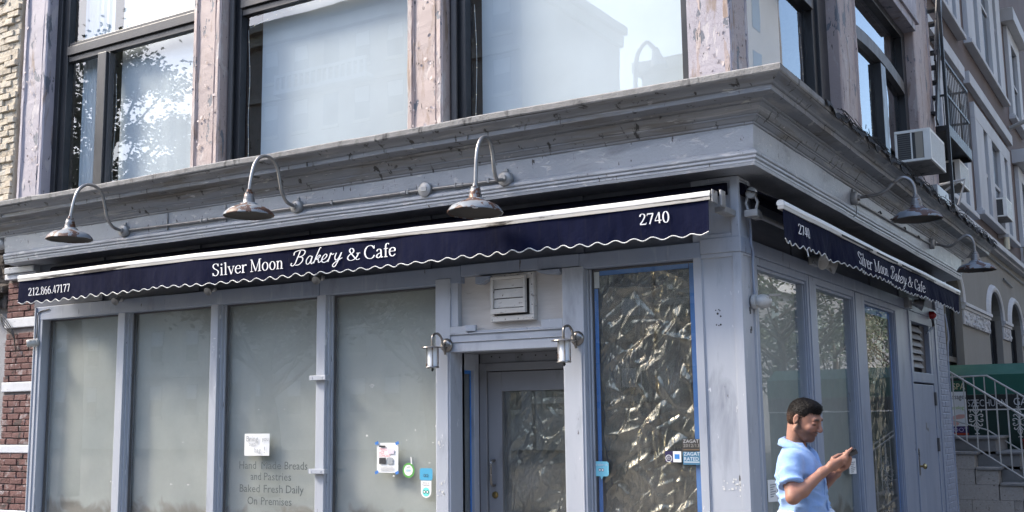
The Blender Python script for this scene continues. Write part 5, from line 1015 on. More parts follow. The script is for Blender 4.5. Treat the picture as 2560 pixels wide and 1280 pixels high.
# ================================================================== brown and tan row house
RH = thing('row_house', 'brown and tan row house with white window surrounds and arched ground floor', 'building', (-.6, 16, 0))
def rp(name, m, mb, bev=.006): return cam_scaled(mb).build(name, m, RH, bev)
XF = -.60
def cam_scaled(mb):      # image coordinates of the row house, scaled about the camera after moving it back
    mb.v = [(x, 1.1016 * y + .767, 1.1016 * z - .165 if z > .05 else z) for x, y, z in mb.v]; return mb
arches = [(9.45, 11.0), (13.78, 15.38), (16.50, 18.28), (19.4, 21.1)]
ZS = 3.33; RI = .48
mb = MB(); edges = [7.85] + [e for a in arches for e in a] + [26.0]
for k in range(0, len(edges), 2): mb.box(XF - .45, XF, edges[k], edges[k + 1], 0, 4.57)
for a, b in arches:
    mb.box(XF - .45, XF, a, b, 0, 1.75)
    c = (a + b) / 2; h = (b - a) / 2; n = 16
    top = [(XF, c + h * math.cos(math.pi * k / n), ZS + RI * math.sin(math.pi * k / n)) for k in range(n + 1)]
    for k in range(n):
        p, q = top[k], top[k + 1]; mb.add([p, q, (XF, q[1], 4.57), (XF, p[1], 4.57)], [(0, 1, 2, 3)]); mb.add([p, q, (XF - .4, q[1], q[2]), (XF - .4, p[1], p[2])], [(0, 1, 2, 3)])
rp('tan_wall', 'tan', mb, 0)
for a, b in arches:
    c = (a + b) / 2; h = (b - a) / 2; tr = MB(); n = 20; prof = [(0, .0), (0, .05), (.05, .07), (.10, .07), (.14, .04), (.17, .0)]
    for k in range(n + 1):
        q = math.pi * k / n
        for d, e in prof: tr.v.append((XF + e, c + (h + d) * math.cos(q), ZS + (RI + d * .8) * math.sin(q)))
    m_ = len(prof)
    for k in range(n):
        for j in range(m_ - 1): tr.f.append((k * m_ + j, k * m_ + j + 1, (k + 1) * m_ + j + 1, (k + 1) * m_ + j))
    w = cam_scaled(tr).build('arched_window', 'whitetrim', RH)
    cam_scaled(MB().add([(XF - .18, a, 1.75), (XF - .18, b, 1.75)] + [(XF - .18, c + h * math.cos(math.pi * k / 16), ZS + RI * math.sin(math.pi * k / 16)) for k in range(17)], [tuple(range(19))])).build('pane', 'darkglass', w)
    cam_scaled(MB().box(XF - .175, XF - .12, a + .02, a + .08, 1.75, ZS).box(XF - .175, XF - .12, b - .08, b - .02, 1.75, ZS).box(XF - .175, XF - .12, c - .03, c + .03, 1.75, ZS + RI).box(XF - .17, XF - .11, a + .08, b - .08, ZS - .95, ZS - .87)).build('sash', 'black', w)
g = cam_scaled(MB().add([(XF - .172, 9.6, 2.0), (XF - .172, 10.5, 2.0), (XF - .172, 10.5, 3.3), (XF - .172, 9.6, 3.3)], [(0, 1, 2, 3)])).build('lit_curtain', flat('lit_window_curtain', (.75, .62, .28), .6, emit=.35), RH)
for a, b in ((11.0, 13.78), (15.38, 16.5), (18.28, 19.4)):
    rp('impost_moulding', 'whitetrim', MB().box(XF + .001, XF + .09, a + .02, b - .02, 3.275, 3.33).box(XF + .001, XF + .06, a + .02, b - .02, 3.225, 3.274))
    pn = rp('relief_panel', 'whitetrim', MB().box(XF + .001, XF + .035, a + .05, b - .05, 2.985, 3.224))
    random.seed(int(a * 10)); mb = MB()
    for k in range(int((b - a) * 34)):
        y = random.uniform(a + .12, b - .12); z = random.uniform(3.01, 3.2); s = random.uniform(.02, .045)
        mb.lathe([(s, 0), (s * .8, s * .5), (0, s * .7)], (XF + .033, y, z), (1, random.uniform(-.4, .4), random.uniform(-.4, .4)), 6)
    cam_scaled(mb).build('carved_scrolls', 'whitetrim', pn)['kind'] = 'stuff'
rp('stone_band', 'whitetrim', MB().box(XF - .4, XF + .20, 8.2, 26, 4.62, 4.72).box(XF - .4, XF + .12, 8.2, 26, 4.571, 4.619))
rp('brown_wall', 'brown', MB().box(XF - .45, XF, 7.9, 26, 4.721, 14), 0)
rp('string_course', 'whitetrim', MB().box(XF + .001, XF + .12, 12.9, 18.5, 7.38, 7.60)); rp('string_course', 'whitetrim', MB().box(XF + .001, XF + .12, 8.2, 12.4, 7.30, 7.52))
def group(y0, y1, z0, z1, ops, name='window_surround'):
    """stone surround with several deep lights"""
    mb = MB(); d = .10; zt = z1 - .30; ed = [y0] + [e for o_ in ops for e in o_] + [y1]
    for k in range(0, len(ed), 2): mb.box(XF + .001, XF + d, ed[k], ed[k + 1], z0, zt)
    mb.box(XF + .001, XF + d, y0, y1, zt, z1); s = cam_scaled(mb).build(name, 'whitetrim', RH, .01)
    for a, b in ops:
        cam_scaled(MB().box(XF + .002, XF + .02, a, b, z0, zt)).build('pane', 'darkglass', s); cam_scaled(MB().box(XF + .021, XF + .05, a, b, (z0 + zt) / 2 - .03, (z0 + zt) / 2 + .03)).build('meeting_rail', 'whitetrim', s)
    cam_scaled(MB().box(XF + .001, XF + d + .07, y0 - .1, y1 + .1, z0 - .13, z0 - .05).box(XF + .001, XF + d + .03, y0 - .05, y1 + .05, z0 - .049, z0 - .001)).build('sill', 'whitetrim', s, .01)
group(13.35, 18.0, 5.2, 7.15, [(14.25, 14.75), (15.3, 16.4), (17.0, 17.5)])
group(8.9, 12.5, 5.0, 7.05, [(9.5, 10.0), (10.5, 11.3), (11.7, 12.1)])
group(13.35, 18.2, 8.35, 11.4, [(14.2, 14.75), (15.3, 16.4), (17.0, 17.5)])
group(8.9, 12.5, 8.2, 11.2, [(9.5, 10.0), (10.5, 11.3), (11.7, 12.1)])
group(19.3, 21.4, 8.3, 10.4, [(19.8, 20.9)]); group(19.3, 21.4, 5.0, 7.1, [(19.8, 20.9)])
rp('window_hood', 'whitetrim', MB().box(XF + .001, XF + .3, 19.05, 21.6, 7.12, 7.42)); rp('window_hood', 'whitetrim', MB().box(XF + .001, XF + .3, 19.05, 21.6, 10.42, 10.72))
rp('string_course', 'whitetrim', MB().box(XF + .001, XF + .9, 12.8, 18.6, 11.42, 11.75))
for y in (14.0, 16.0, 18.0): rp('cornice_bracket', 'whitetrim', MB().box(XF + .001, XF + .6, y, y + .3, 11.1, 11.41))
for lab, y, z in (('small white wall lamp on the brown stucco beside the right window', 19.0, 5.05), ('small white wall lamp just above the stone band', 15.9, 4.86)):
    t = thing('wall_lamp', lab, 'wall lamp', (XF, 1.1016 * y + .767, 1.1016 * z - .165), 'wall lamps on the row house'); cam_scaled(MB().box(XF + .001, XF + .22, y - .06, y + .06, z + .14, z + .2)).build('arm', 'whitetrim', t, .01); cam_scaled(MB().tube([(XF + .16, y, z + .14), (XF + .16, y, z - .1)], .06, 10)).build('shade', c_('cream_shade', (.6, .55, .40)), t)
o = cam_scaled(MB().tube([(XF + .02, 19.0, 7.9), (XF + 1.6, 18.5, 8.3)], .05, 8)).build('flag_pole', 'whiteiron'); tag(o, 'bare cream pole slanting out of the row house wall', 'pole')
mb = MB().tube([(XF + .03, 12.5, 4.45), (XF + .03, 26, 4.36)], .012, 5).tube([(XF + .03, 11.6, 4.25), (XF + .03, 13.6, 4.18)], .016, 5).tube([(XF + .03, 16.0, 4.2), (XF + .03, 17.2, 4.14)], .016, 5)
o = cam_scaled(mb).build('wall_cables', 'black'); tag(o, 'thin dark cables strung across the tan wall above the arches', 'cables')

# ================================================================== fire escape
FE = thing('fire_escape', 'black iron fire escape with railing and steep stair beside the side facade', 'fire escape', (-.1, 9.2, 5.5), )
MB().box(-.6, .10, 8.45, 10.42, 5.50, 5.56).build('platform_frame', 'black', FE)
for k in range(9): MB().box(-.59, .09, 8.5 + k * .21, 8.62 + k * .21, 5.565, 5.58).build('platform_slat', 'black', FE)
MB().box(.085, .11, 8.45, 10.42, 5.44, 5.60).box(-.6, .1, 10.40, 10.425, 5.42, 5.62).build('edge_beam', 'black', FE)
for z in (6.52, 6.02): MB().box(.09, .11, 8.45, 10.42, z, z + .035).box(-.6, .09, 10.40, 10.42, z, z + .035).build('rail', 'black', FE)
for k in range(15): MB().box(.094, .106, 8.47 + k * .138, 8.482 + k * .138, 5.58, 6.52).build('baluster', 'black', FE)
for k in range(5): MB().box(-.5 + k * .12, -.488 + k * .12, 10.405, 10.417, 5.58, 6.52).build('baluster', 'black', FE)
MB().box(.08, .12, 8.44, 8.48, 4.0, 7.9).build('post', 'black', FE); MB().box(-.1, -.06, 8.30, 8.34, 4.0, 8.2).build('post', 'black', FE)
for x in (-.28, .06): MB().obox((x, 8.55, 6.95), (0, .45, 1), (1, 0, 0), (0, 1, -.45), 1.6, .012, .07).build('stair_stringer', 'black', FE)
for k in range(12): MB().box(-.27, .05, 7.90 + k * .112, 8.06 + k * .112, 5.62 + k * .248, 5.65 + k * .248).build('stair_tread', 'black', FE)
MB().tube([(.06, 8.05, 6.4), (.06, 9.4, 9.3)], .018, 6).build('hand_rail', 'black', FE)
for k in range(5): MB().tube([(.06, 8.1 + k * .28, 5.95 + k * .6), (.06, 8.08 + k * .28, 6.5 + k * .6)], .014, 6).build('stair_baluster', 'black', FE)
t = thing('satellite_bracket', 'small white metal bracket below the fire escape pole', 'bracket', (.0, 9.4, 4.75))
MB().tube([(-.58, 9.5, 4.9), (.15, 9.3, 4.95), (.02, 9.4, 4.60)], .02, 6).tube([(-.58, 9.5, 4.6), (.02, 9.4, 4.93)], .016, 6).build('rods', 'whitetrim', t)

# ================================================================== stoop, railings, canopy, signs
ST = thing('stoop', 'granite stoop with stone treads in front of the row house', 'stairs', (0, 10.2, 0))
for k in range(6):
    zt = 1.06 - .213 * k; x1 = .0 + .302 * k
    if k == 0:
        MB().box(-.60, x1 - .03, 9.5, 9.78, zt - .045 - .20, zt - .0455).build('cheek_block', 'granite', ST, .003)
    MB().box(max(-.60, x1 - .315), x1 + .015, 9.47, 9.80, zt - .045, zt).build('cheek_cap', 'bluestone', ST, .012)
    if k > 0: MB().box(x1 - .33, x1 - .03, 9.5, 9.78, zt - .245, zt - .046).build('cheek_block', 'granite', ST, .003)
    z2 = 1.262 - .21 * k; x2 = .26 + .30 * k
    MB().box(-.6 if k == 0 else x2 - .34, x2, 9.74, 10.95, z2 - .04, z2).build('tread', 'bluestone', ST, .012); MB().box(-.6, x2 - .03, 9.785, 10.93, z2 - .21, z2 - .041).build('riser', 'bluestone', ST, .004)
for r_ in range(4):
    z1 = .813 - .213 * r_
    x = -.6
    for w_ in ((.62, .45) if r_ == 0 else (.28, .60, .55) if r_ % 2 else (.5, .55, .6)):
        xe = min(x + w_, -.04 + .302 * r_ )
        if xe - x > .05: MB().box(x + .0015, xe - .0015, 9.502, 9.76, z1 - .2115, z1).build('cheek_block', 'granite', ST, .003)
        x += w_
def railing(label, y, top, bot, x0, x1, step, orn):
    t = thing('stair_railing', label, 'railing', (x0, y, 1.2), 'cream iron railings of the stoop')
    MB().tube([(x, y, z) for x, z in top], .015, 8).build('hand_rail', 'whiteiron', t, smooth=True); MB().tube([(x, y, z) for x, z in bot], .011, 8).build('lower_rail', 'whiteiron', t, smooth=True)
    def at(pl, x):
        for (xa, za), (xb, zb) in zip(pl, pl[1:]):
            if xa <= x <= xb: return za + (zb - za) * (x - xa) / (xb - xa)
        return pl[-1][1]
    x = x0; k = 0
    while x < x1:
        zt, zb = at(top, x), at(bot, x); MB().box(x - .008, x + .008, y - .008, y + .008, zb, zt).build('baluster', 'whiteiron', t)
        if k in orn:
            zc = (zt + zb) / 2 + .0; mb = MB()
            for sx in (-1, 1):
                for sz in (-1, 1):
                    mb.tube(smooth_path([(x, y, zc + sz * .015), (x + sx * .05, y, zc + sz * .05), (x + sx * .085, y, zc + sz * .045), (x + sx * .085, y, zc + sz * .02), (x + sx * .06, y, zc + sz * .022)], 4), .008, 5)
                    mb.tube(smooth_path([(x, y, zc + sz * .05), (x + sx * .045, y, zc + sz * .11), (x + sx * .075, y, zc + sz * .10), (x + sx * .07, y, zc + sz * .08)], 4), .008, 5)
                    mb.tube(smooth_path([(x, y, zc + sz * .09), (x + sx * .03, y, zc + sz * .14), (x, y, zc + sz * .20), (x + sx * .03, y, zc + sz * .225)], 4), .007, 5)
            mb.box(x - .022, x + .022, y - .014, y + .014, zc - .012, zc + .012); mb.build('scroll_ornament', 'whiteiron', t, smooth=True)
        x += step; k += 1
railing('near cream iron railing of the stoop with scroll ornaments', 9.55, [(-.46, 2.22), (-.34, 2.23), (1.55, .92)], [(-.46, 1.42), (1.55, -.02 + .05)], -.40, 1.5, .142, (3, 8, 11))
railing('far cream iron railing of the stoop', 10.7, [(-.5, 2.15), (.04, 2.16), (1.6, 1.12)], [(-.5, 1.5), (.0, 1.34), (1.6, .25)], -.30, 1.5, .15, (5, 9))
CN = thing('restaurant_canopy', 'dark green canvas canopy of the restaurant behind the stoop', 'canopy', (.3, 11.6, 0))
MB().extr([(-1.2, 11.0, 1.88), (3.4, 11.0, 1.88), (3.4, 11.0, 2.18), (3.4, 11.25, 2.33), (-1.2, 11.25, 2.33), (-1.2, 11.0, 2.18)][:3] + [(-1.2, 11.0, 2.18)], (0, .012, 0)).build('canopy_side', 'green', CN)
MB().add([(-1.2, 11.0, 2.18), (3.4, 11.0, 2.18), (3.4, 11.5, 2.36), (-1.2, 11.5, 2.36)], [(0, 1, 2, 3)]).build('canopy_roof', 'green', CN, thick=.01)
MB().box(-1.2, 3.4, 11.004, 11.02, 1.66, 1.878).build('sign_band', c_('sign_black', (.012, .014, .013)), CN); MB().box(-1.2, 3.4, 11.0, 11.01, 1.64, 1.655).build('sign_edge', 'trim', CN)
MB().box(-1.2, 3.4, 11.03, 11.05, 0, 1.64).build('side_panel', c_('deep_green_panel', (.006, .03, .022)), CN)
sans('restaurant_name', 'SZECHUAN', (-.315, 10.998, 1.70), (1, 0, 0), (0, 0, 1), .155, c_('sign_grey', (.50, .50, .50)), CN, width=.56); sans('restaurant_name', 'GA', (.345, 10.998, 1.71), (1, 0, 0), (0, 0, 1), .165, c_('sign_grey', (.5, .5, .5)), CN, width=.19)
t = thing('massage_sign', 'tall massage spa sign with feet picture behind the stoop railing', 'sign', (-.5, 10.85, 1.26))
MB().box(-1.06, -.285, 10.85, 10.88, 1.26, 2.13).build('board', 'black', t, .004); MB().box(-1.05, -.30, 10.847, 10.85, 1.93, 2.10).build('header', c_('sign_green', (.02, .085, .05)), t); MB().box(-1.05, -.30, 10.8465, 10.85, 1.40, 1.929).build('poster', 'paper', t)
sans('letters', 'MASSAGE SPA', (-1.0, 10.844, 1.965), (1, 0, 0), (0, 0, 1), .135, c_('sign_cream', (.66, .58, .36)), t, width=.69); sans('letters', 'Massages', (-.60, 10.844, 1.815), (1, 0, 0), (0, 0, 1), .115, 'ink', t, width=.295); sans('letters', 'Reflexology', (-.62, 10.844, 1.66), (1, 0, 0), (0, 0, 1), .08, c_('sign_lime', (.32, .48, .05)), t, width=.30)
MB().add([(-.60, 10.844, 1.42), (-.45, 10.844, 1.41), (-.42, 10.844, 1.44), (-.52, 10.844, 1.53), (-.60, 10.844, 1.56)], [(0, 1, 2, 3, 4)]).add([(-.50, 10.843, 1.50), (-.36, 10.843, 1.52), (-.31, 10.843, 1.55), (-.33, 10.843, 1.58), (-.42, 10.843, 1.58), (-.52, 10.843, 1.55)], [(0, 1, 2, 3, 4, 5)]).build('feet_picture', c_('feet_pink', (.70, .40, .34)), t)
MB().box(-1.05, -.30, 10.846, 10.85, 1.30, 1.399).build('footer', c_('sign_violet', (.05, .03, .12)), t); MB().box(-1.05, -.30, 10.846, 10.85, 1.265, 1.299).build('footer_strip', c_('sign_red', (.42, .05, .02)), t)
sans('letters', 'FOOT', (-.56, 10.843, 1.315), (1, 0, 0), (0, 0, 1), .09, c_('sign_lilac', (.55, .48, .70)), t, width=.25)
t = thing('litter_bin', 'bright red plastic bin half hidden behind the far railing', 'bin', (.62, 11.0 - .2, .0)); MB().lathe([(0, .8), (.10, .8), (.13, 1.16), (.14, 1.17), (.14, 1.2), (0, 1.2)], (.58, 10.9, .0), (0, 0, 1), 16).build('tub', c_('bin_red', (.55, .02, .03), .4), t, smooth=True); MB().lathe([(0, .0), (.12, .0), (.12, .8)], (.58, 10.9, 0), (0, 0, 1), 12).build('stand', 'black', t)

# ================================================================== neighbour at the far left
LN = thing('neighbour_building', 'cream-painted rough brick building at the left edge', 'building', (-9, .2, 0))
MB().box(-10.5, -8.47, .02, 6, 3.80, 9).build('brick_wall', 'cream', LN)
cb = [brick_proto('brick', .215, .05, .066, 'cream', s_) for s_ in (21, 22, 23)]; cs = [brick_proto('brick', .10, .05, .066, 'cream', s_) for s_ in (24, 25)]
random.seed(9); r = 0; z = 3.82
while z < 6.9:
    x = -8.47
    for me in ([cb, cb] if r % 2 else [cs, cb, cb]):
        x -= .222 if me is cb else .107; put('brick', random.choice(me), (x + random.uniform(-.008, .004), .004 + random.uniform(-.022, .016), z + random.uniform(-.006, .004)), LN, random.uniform(-.05, .05))
    z += .0745; r += 1
MB().box(-10.5, -8.525, .12, 6, 0, 2.95).build('rendered_wall', 'render', LN, .02)
mb = MB(); random.seed(2)
for k in range(40):
    mb.obox((-8.56 + random.uniform(-.25, .02), .10 + random.uniform(-.1, .1), 2.95 + random.uniform(0, .85)), (1, random.uniform(-.4, .4), random.uniform(-.3, .3)), (0, 1, .2), (random.uniform(-.3, .3), 0, 1), random.uniform(.04, .12), .08, random.uniform(.03, .08))
mb.build('broken_masonry', 'soot', LN, .012)
MB().lathe([(0, -.1), (.06, -.09), (.075, 0), (.06, .1), (0, .12)], (-8.43, -.12, 3.60), (1, 0, .2), 14).build('vent_cowl', 'whitestone', LN, smooth=True)

# ================================================================== the street behind the viewer (reflected blocks, plus unseen ones added to block low sky)
def tower(name, label, x0, x1, yf, yb, h, m, cols, rows, zf, bal=None, corn=True, face='N'):
    t = thing(name, label, 'building', ((x0 + x1) / 2, yf, 0)); MB().box(x0, x1, yb, yf, 0, h).build('wall', m, t)
    if corn: MB().box(x0 - .6, x1 + .6, yb, yf + .9, h, h + .5).box(x0 - .3, x1 + .3, yb, yf + .45, h - .7, h - .001).build('roof_cornice', 'facade_tan', t)
    for k in range(3): MB().box(x0, x1, yf + .001, yf + .25, h - 4.2 - k * 7.0, h - 3.9 - k * 7.0).build('string_course', 'facade_tan', t)
    me = None; cw = (x1 - x0) / cols
    for c in range(cols):
        for r in range(rows):
            x = x0 + (c + .5) * cw; z = zf + r * 3.3
            if z + 2.2 > h - .7: continue
            if me is None:
                w = MB().box(-.62, .62, -.02, .06, -.12, 0).box(-.66, .66, -.02, .10, -.22, -.121); mm = bpy.data.meshes.new('window_sill'); mm.from_pydata(w.v, [], w.f); mm.materials.append(M['facade_tan'])
                g_ = MB().box(-.55, .55, -.02, .012, 0, 1.9).box(-.5, .5, .0125, .02, .92, .98); me = bpy.data.meshes.new('window'); me.from_pydata(g_.v, [], g_.f); me.materials.append(M['darkglass'])
                g2 = MB().box(-.5, .5, .014, .03, 1.0, 1.85); m2 = bpy.data.meshes.new('window_shade'); m2.from_pydata(g2.v, [], g2.f); m2.materials.append(M['whitetrim'])
            wo = put('window', me, (x, yf, z), t)
            for mm_, nm in ((mm, 'window_sill'), (m2, 'window_shade')):
                if nm == 'window_shade' and (c * 7 + r * 3) % 3 == 0: continue
                q = bpy.data.objects.new(nm, mm_); col.objects.link(q); q.parent = wo
    if bal:
        bb = MB().box(bal[0], bal[1], yf + .001, yf + 1.0, bal[2], bal[2] + .25).box(bal[0], bal[1], yf + .8, yf + 1.0, bal[2] + 1.0, bal[2] + 1.2)
        k = bal[0]
        while k < bal[1]: bb.box(k, k + .15, yf + .82, yf + .98, bal[2] + .25, bal[2] + 1.0); k += .45
        bb.build('balcony', 'whitetrim', t)
    return t
tower('apartment_block', 'tall pale brick apartment block mirrored in the middle upper window', -46.6, -25.6, -40, -52, 24.8, 'facade_grey', 9, 7, 2.0, bal=(-42, -35, 20.6))
tower('corner_terrace', 'low pale terrace mirrored in the left shop windows', -84, -47.5, -40, -50, 15.5, 'facade_tan', 12, 4, 2.0)
tower('added_gap_filler', 'low filler block added between the two blocks to close a bright sky gap', -25.4, -18.5, -40, -48, 13.5, 'facade_grey', 3, 3, 2.0)  # added to fill the sky gap that streaked the plastic reflections
tower('low_block', 'lower stone block mirrored at the foot of the upper window with the street lamp', -18.3, 12, -40, -50, 17.9, 'facade_tan', 10, 5, 2.0)
tower('added_sky_blocker', 'unseen brick block added behind the viewer to block low sky on the right', 15, 62, -40, -52, 22, 'facade_red', 12, 5, 2.0)  # unseen block, added to cut light from the low sky
t = thing('side_street_house', 'tall pale house across the side street mirrored in the side windows', 'building', (16, 42, 0))
MB().box(16, 26, -4, 55.5, 0, 27).build('wall', 'facade_side', t); MB().box(15.6, 26, 12, 55.6, 8.2, 8.7).box(15.5, 26, 12, 55.7, 26.5, 27.3).build('string_course', 'whitetrim', t)  # wall runs on past the mirrored part, added to block low sky
for k in range(9):
    for r in range(7): MB().box(15.97, 15.99, 15 + k * 4.4, 16.3 + k * 4.4, 2 + r * 3.5, 4.2 + r * 3.5).build('window', 'darkglass', t)
def tree(label, base, h, cz, cr, ch, n, seed, nc=26):
    random.seed(seed); b = Vector(base); t = thing('street_tree', label, 'tree', base, 'street trees mirrored in the glass')
    tr = MB().tube(smooth_path([b, b + Vector((.1, .05, h * .35)), b + Vector((-.05, .1, h * .7)), b + Vector((.15, 0, h))], 5), [.24 - .18 * i / 15 for i in range(16)], 8)
    cl = []
    for k in range(nc):
        a = random.uniform(0, 6.28); rr = cr * math.sqrt(random.random()); z = cz + random.uniform(-.5, .5) * ch * math.sqrt(max(.05, 1 - (rr / cr) ** 2)) * 1.2
        e = Vector((b.x + rr * math.cos(a), b.y + rr * math.sin(a), z)); s = b + Vector((0, 0, max(h * .3, z - b.z - rr * .7 - .4)))
        tr.tube(smooth_path([s, (s + e) / 2 + Vector((0, 0, -.15)), e], 4), [.06 - .006 * i for i in range(9)], 5); cl.append((e, random.uniform(.45, 1.0) * cr * (.36 if nc < 40 else .22)))
    tr.build('trunk', 'bark', t, smooth=True)
    lf = MB()
    for k in range(n):
        c, s = random.choice(cl); p = c + Vector((random.gauss(0, s * .55), random.gauss(0, s * .55), random.gauss(0, s * .4)))
        u = Vector((random.gauss(0, 1), random.gauss(0, 1), random.gauss(0, .6))).normalized(); w = u.orthogonal().normalized(); L_ = random.uniform(.07, .14) if nc < 40 else random.uniform(.045, .09)
        lf.add([p - u * L_, p + w * L_ * .5, p + u * L_, p - w * L_ * .5], [(0, 1, 2, 3)])
    o = lf.build('crown', 'leaf', t)
tree('tall leafy street tree mirrored in the leftmost upper window', (-19.3, -9.0, 0), 8.3, 7.7, 3.2, 5.0, 24000, 1, nc=64)
tree('street tree mirrored in the second shop window', (-14.6, -10.5, 0), 3.8, 4.2, 2.0, 2.6, 2600, 2)
tree('street tree mirrored in the third shop window', (-10.6, -11.0, 0), 3.4, 3.9, 1.7, 2.2, 2200, 3)
tree('street tree mirrored in the near side window', (9.5, 31.0, 0), 5.0, 5.6, 3.0, 5.4, 4200, 4)
tree('street tree mirrored in the middle side window', (9.5, 38.0, 0), 5.0, 5.2, 3.2, 5.0, 4200, 5)
tree('street tree mirrored in the last side window', (9.5, 50.0, 0), 5.0, 5.4, 3.6, 5.2, 4200, 6)
t = thing('side_street_terrace', 'low pale terrace far down the side street mirrored in the side windows', 'building', (16, 90, 0))
MB().box(16, 26, 56.5, 150, 0, 12.5).build('wall', 'facade_side', t); MB().box(15.6, 26, 56.5, 150, 12.5, 13.1).build('roof_cornice', 'facade_tan', t)
for k in range(16):
    for r in range(3): MB().box(15.97, 15.99, 58 + k * 5.2, 59.6 + k * 5.2, 2 + r * 3.5, 4.2 + r * 3.5).build('window', 'darkglass', t)
t = thing('street_lamp', 'curved street lamp mirrored in the large right upper window', 'street lamp', (-7.35, -14, 0))
MB().tube(smooth_path([(-7.35, -14, 0), (-7.35, -14, 5), (-7.33, -14, 8.6), (-7.28, -14, 9.5), (-7.05, -14, 9.85), (-6.82, -14, 9.65)], 8), .05, 10).build('post', 'galv', t, smooth=True)
MB().lathe([(0, 0), (.07, 0), (.09, .12), (.17, .38), (.19, .44), (0, .44)], (-6.83, -14, 9.68), (.18, 0, -1), 18).build('lamp_head', 'galv', t, smooth=True)

# ================================================================== the man with the phone
def surfnet(f, lo, hi, h):
    lo = np.array(lo, float); hi = np.array(hi, float); n = np.ceil((hi - lo) / h).astype(int) + 1
    ax = [lo[i] + h * np.arange(n[i]) for i in range(3)]
    G = np.stack(np.meshgrid(*ax, indexing='ij'), -1).astype(np.float32); V = f(G); ins = V < 0
    c = [ins[i:n[0] - 1 + i, j:n[1] - 1 + j, k:n[2] - 1 + k] for i in (0, 1) for j in (0, 1) for k in (0, 1)]
    cnt = sum(x.astype(np.int8) for x in c); act = (cnt > 0) & (cnt < 8); idx = -np.ones(act.shape, int); cells = np.argwhere(act); idx[act] = np.arange(len(cells))
    acc = np.zeros((len(cells), 3)); w = np.zeros(len(cells))
    for a in range(3):
        o1, o2 = [b for b in range(3) if b != a]
        for p in (0, 1):
            for q in (0, 1):
                s = np.zeros(3, int); s[o1] = p; s[o2] = q; e = s.copy(); e[a] = 1
                A0 = cells + s; B0 = cells + e; va = V[A0[:, 0], A0[:, 1], A0[:, 2]]; vb = V[B0[:, 0], B0[:, 1], B0[:, 2]]; m = (va < 0) != (vb < 0)
                t = np.where(m, va / (va - vb + 1e-12), 0)[:, None]; acc += np.where(m[:, None], A0 + t * (B0 - A0), 0); w += m
    P = lo + h * acc / w[:, None]; F = []
    for a in range(3):
        o1, o2 = (a + 1) % 3, (a + 2) % 3; sl = [slice(None)] * 3; s0 = list(sl); s1 = list(sl); s0[a] = slice(0, n[a] - 1); s1[a] = slice(1, n[a])
        d = ins[tuple(s0)] != ins[tuple(s1)]; E = np.argwhere(d); E = E[(E[:, o1] > 0) & (E[:, o2] > 0) & (E[:, o1] < n[o1] - 1) & (E[:, o2] < n[o2] - 1)]
        u1 = np.zeros(3, int); u1[o1] = 1; u2 = np.zeros(3, int); u2[o2] = 1
        q = [idx[tuple((E - x).T)] for x in (0 * u1, u1, u1 + u2, u2)]; fl = ins[tuple(E.T)]
        Q = np.stack(q, 1); Q[~fl] = Q[~fl][:, ::-1]; F.append(Q)
    return P, np.concatenate(F)
def ell(G, c, r, ax=None):
    p = G - np.array(c, np.float32)
    if ax is not None: p = p @ np.array(ax, np.float32).T
    r = np.array(r, np.float32); k0 = np.linalg.norm(p / r, axis=-1); k1 = np.linalg.norm(p / (r * r), axis=-1) + 1e-9; return k0 * (k0 - 1) / k1
def cap(G, a, b, ra, rb):
    a = np.array(a, np.float32); b = np.array(b, np.float32); pa = G - a; ba = b - a; h = np.clip((pa @ ba) / (ba @ ba), 0, 1); return np.linalg.norm(pa - h[..., None] * ba, axis=-1) - (ra + (rb - ra) * h)
def su(a, b, k): h = np.clip(.5 + .5 * (b - a) / k, 0, 1); return b + (a - b) * h - k * h * (1 - h)
def ss(a, b, k): return -su(-a, b, k)          # a minus b
def plane(G, p, n): n = np.array(n, float); n /= np.linalg.norm(n); return (G - np.array(p, np.float32)) @ n.astype(np.float32)
PER = thing('person', 'man in light blue short-sleeved shirt smiling down at his phone', 'person', (.705, -1.145, 0))
def pmesh(name, P, F, m, parent=PER):
    me = bpy.data.meshes.new(name); me.from_pydata(P.tolist(), [], F.tolist()); me.update()
    for p in me.polygons: p.use_smooth = True
    o = bpy.data.objects.new(name, me); col.objects.link(o); o.parent = parent; me.materials.append(M[m]); return o
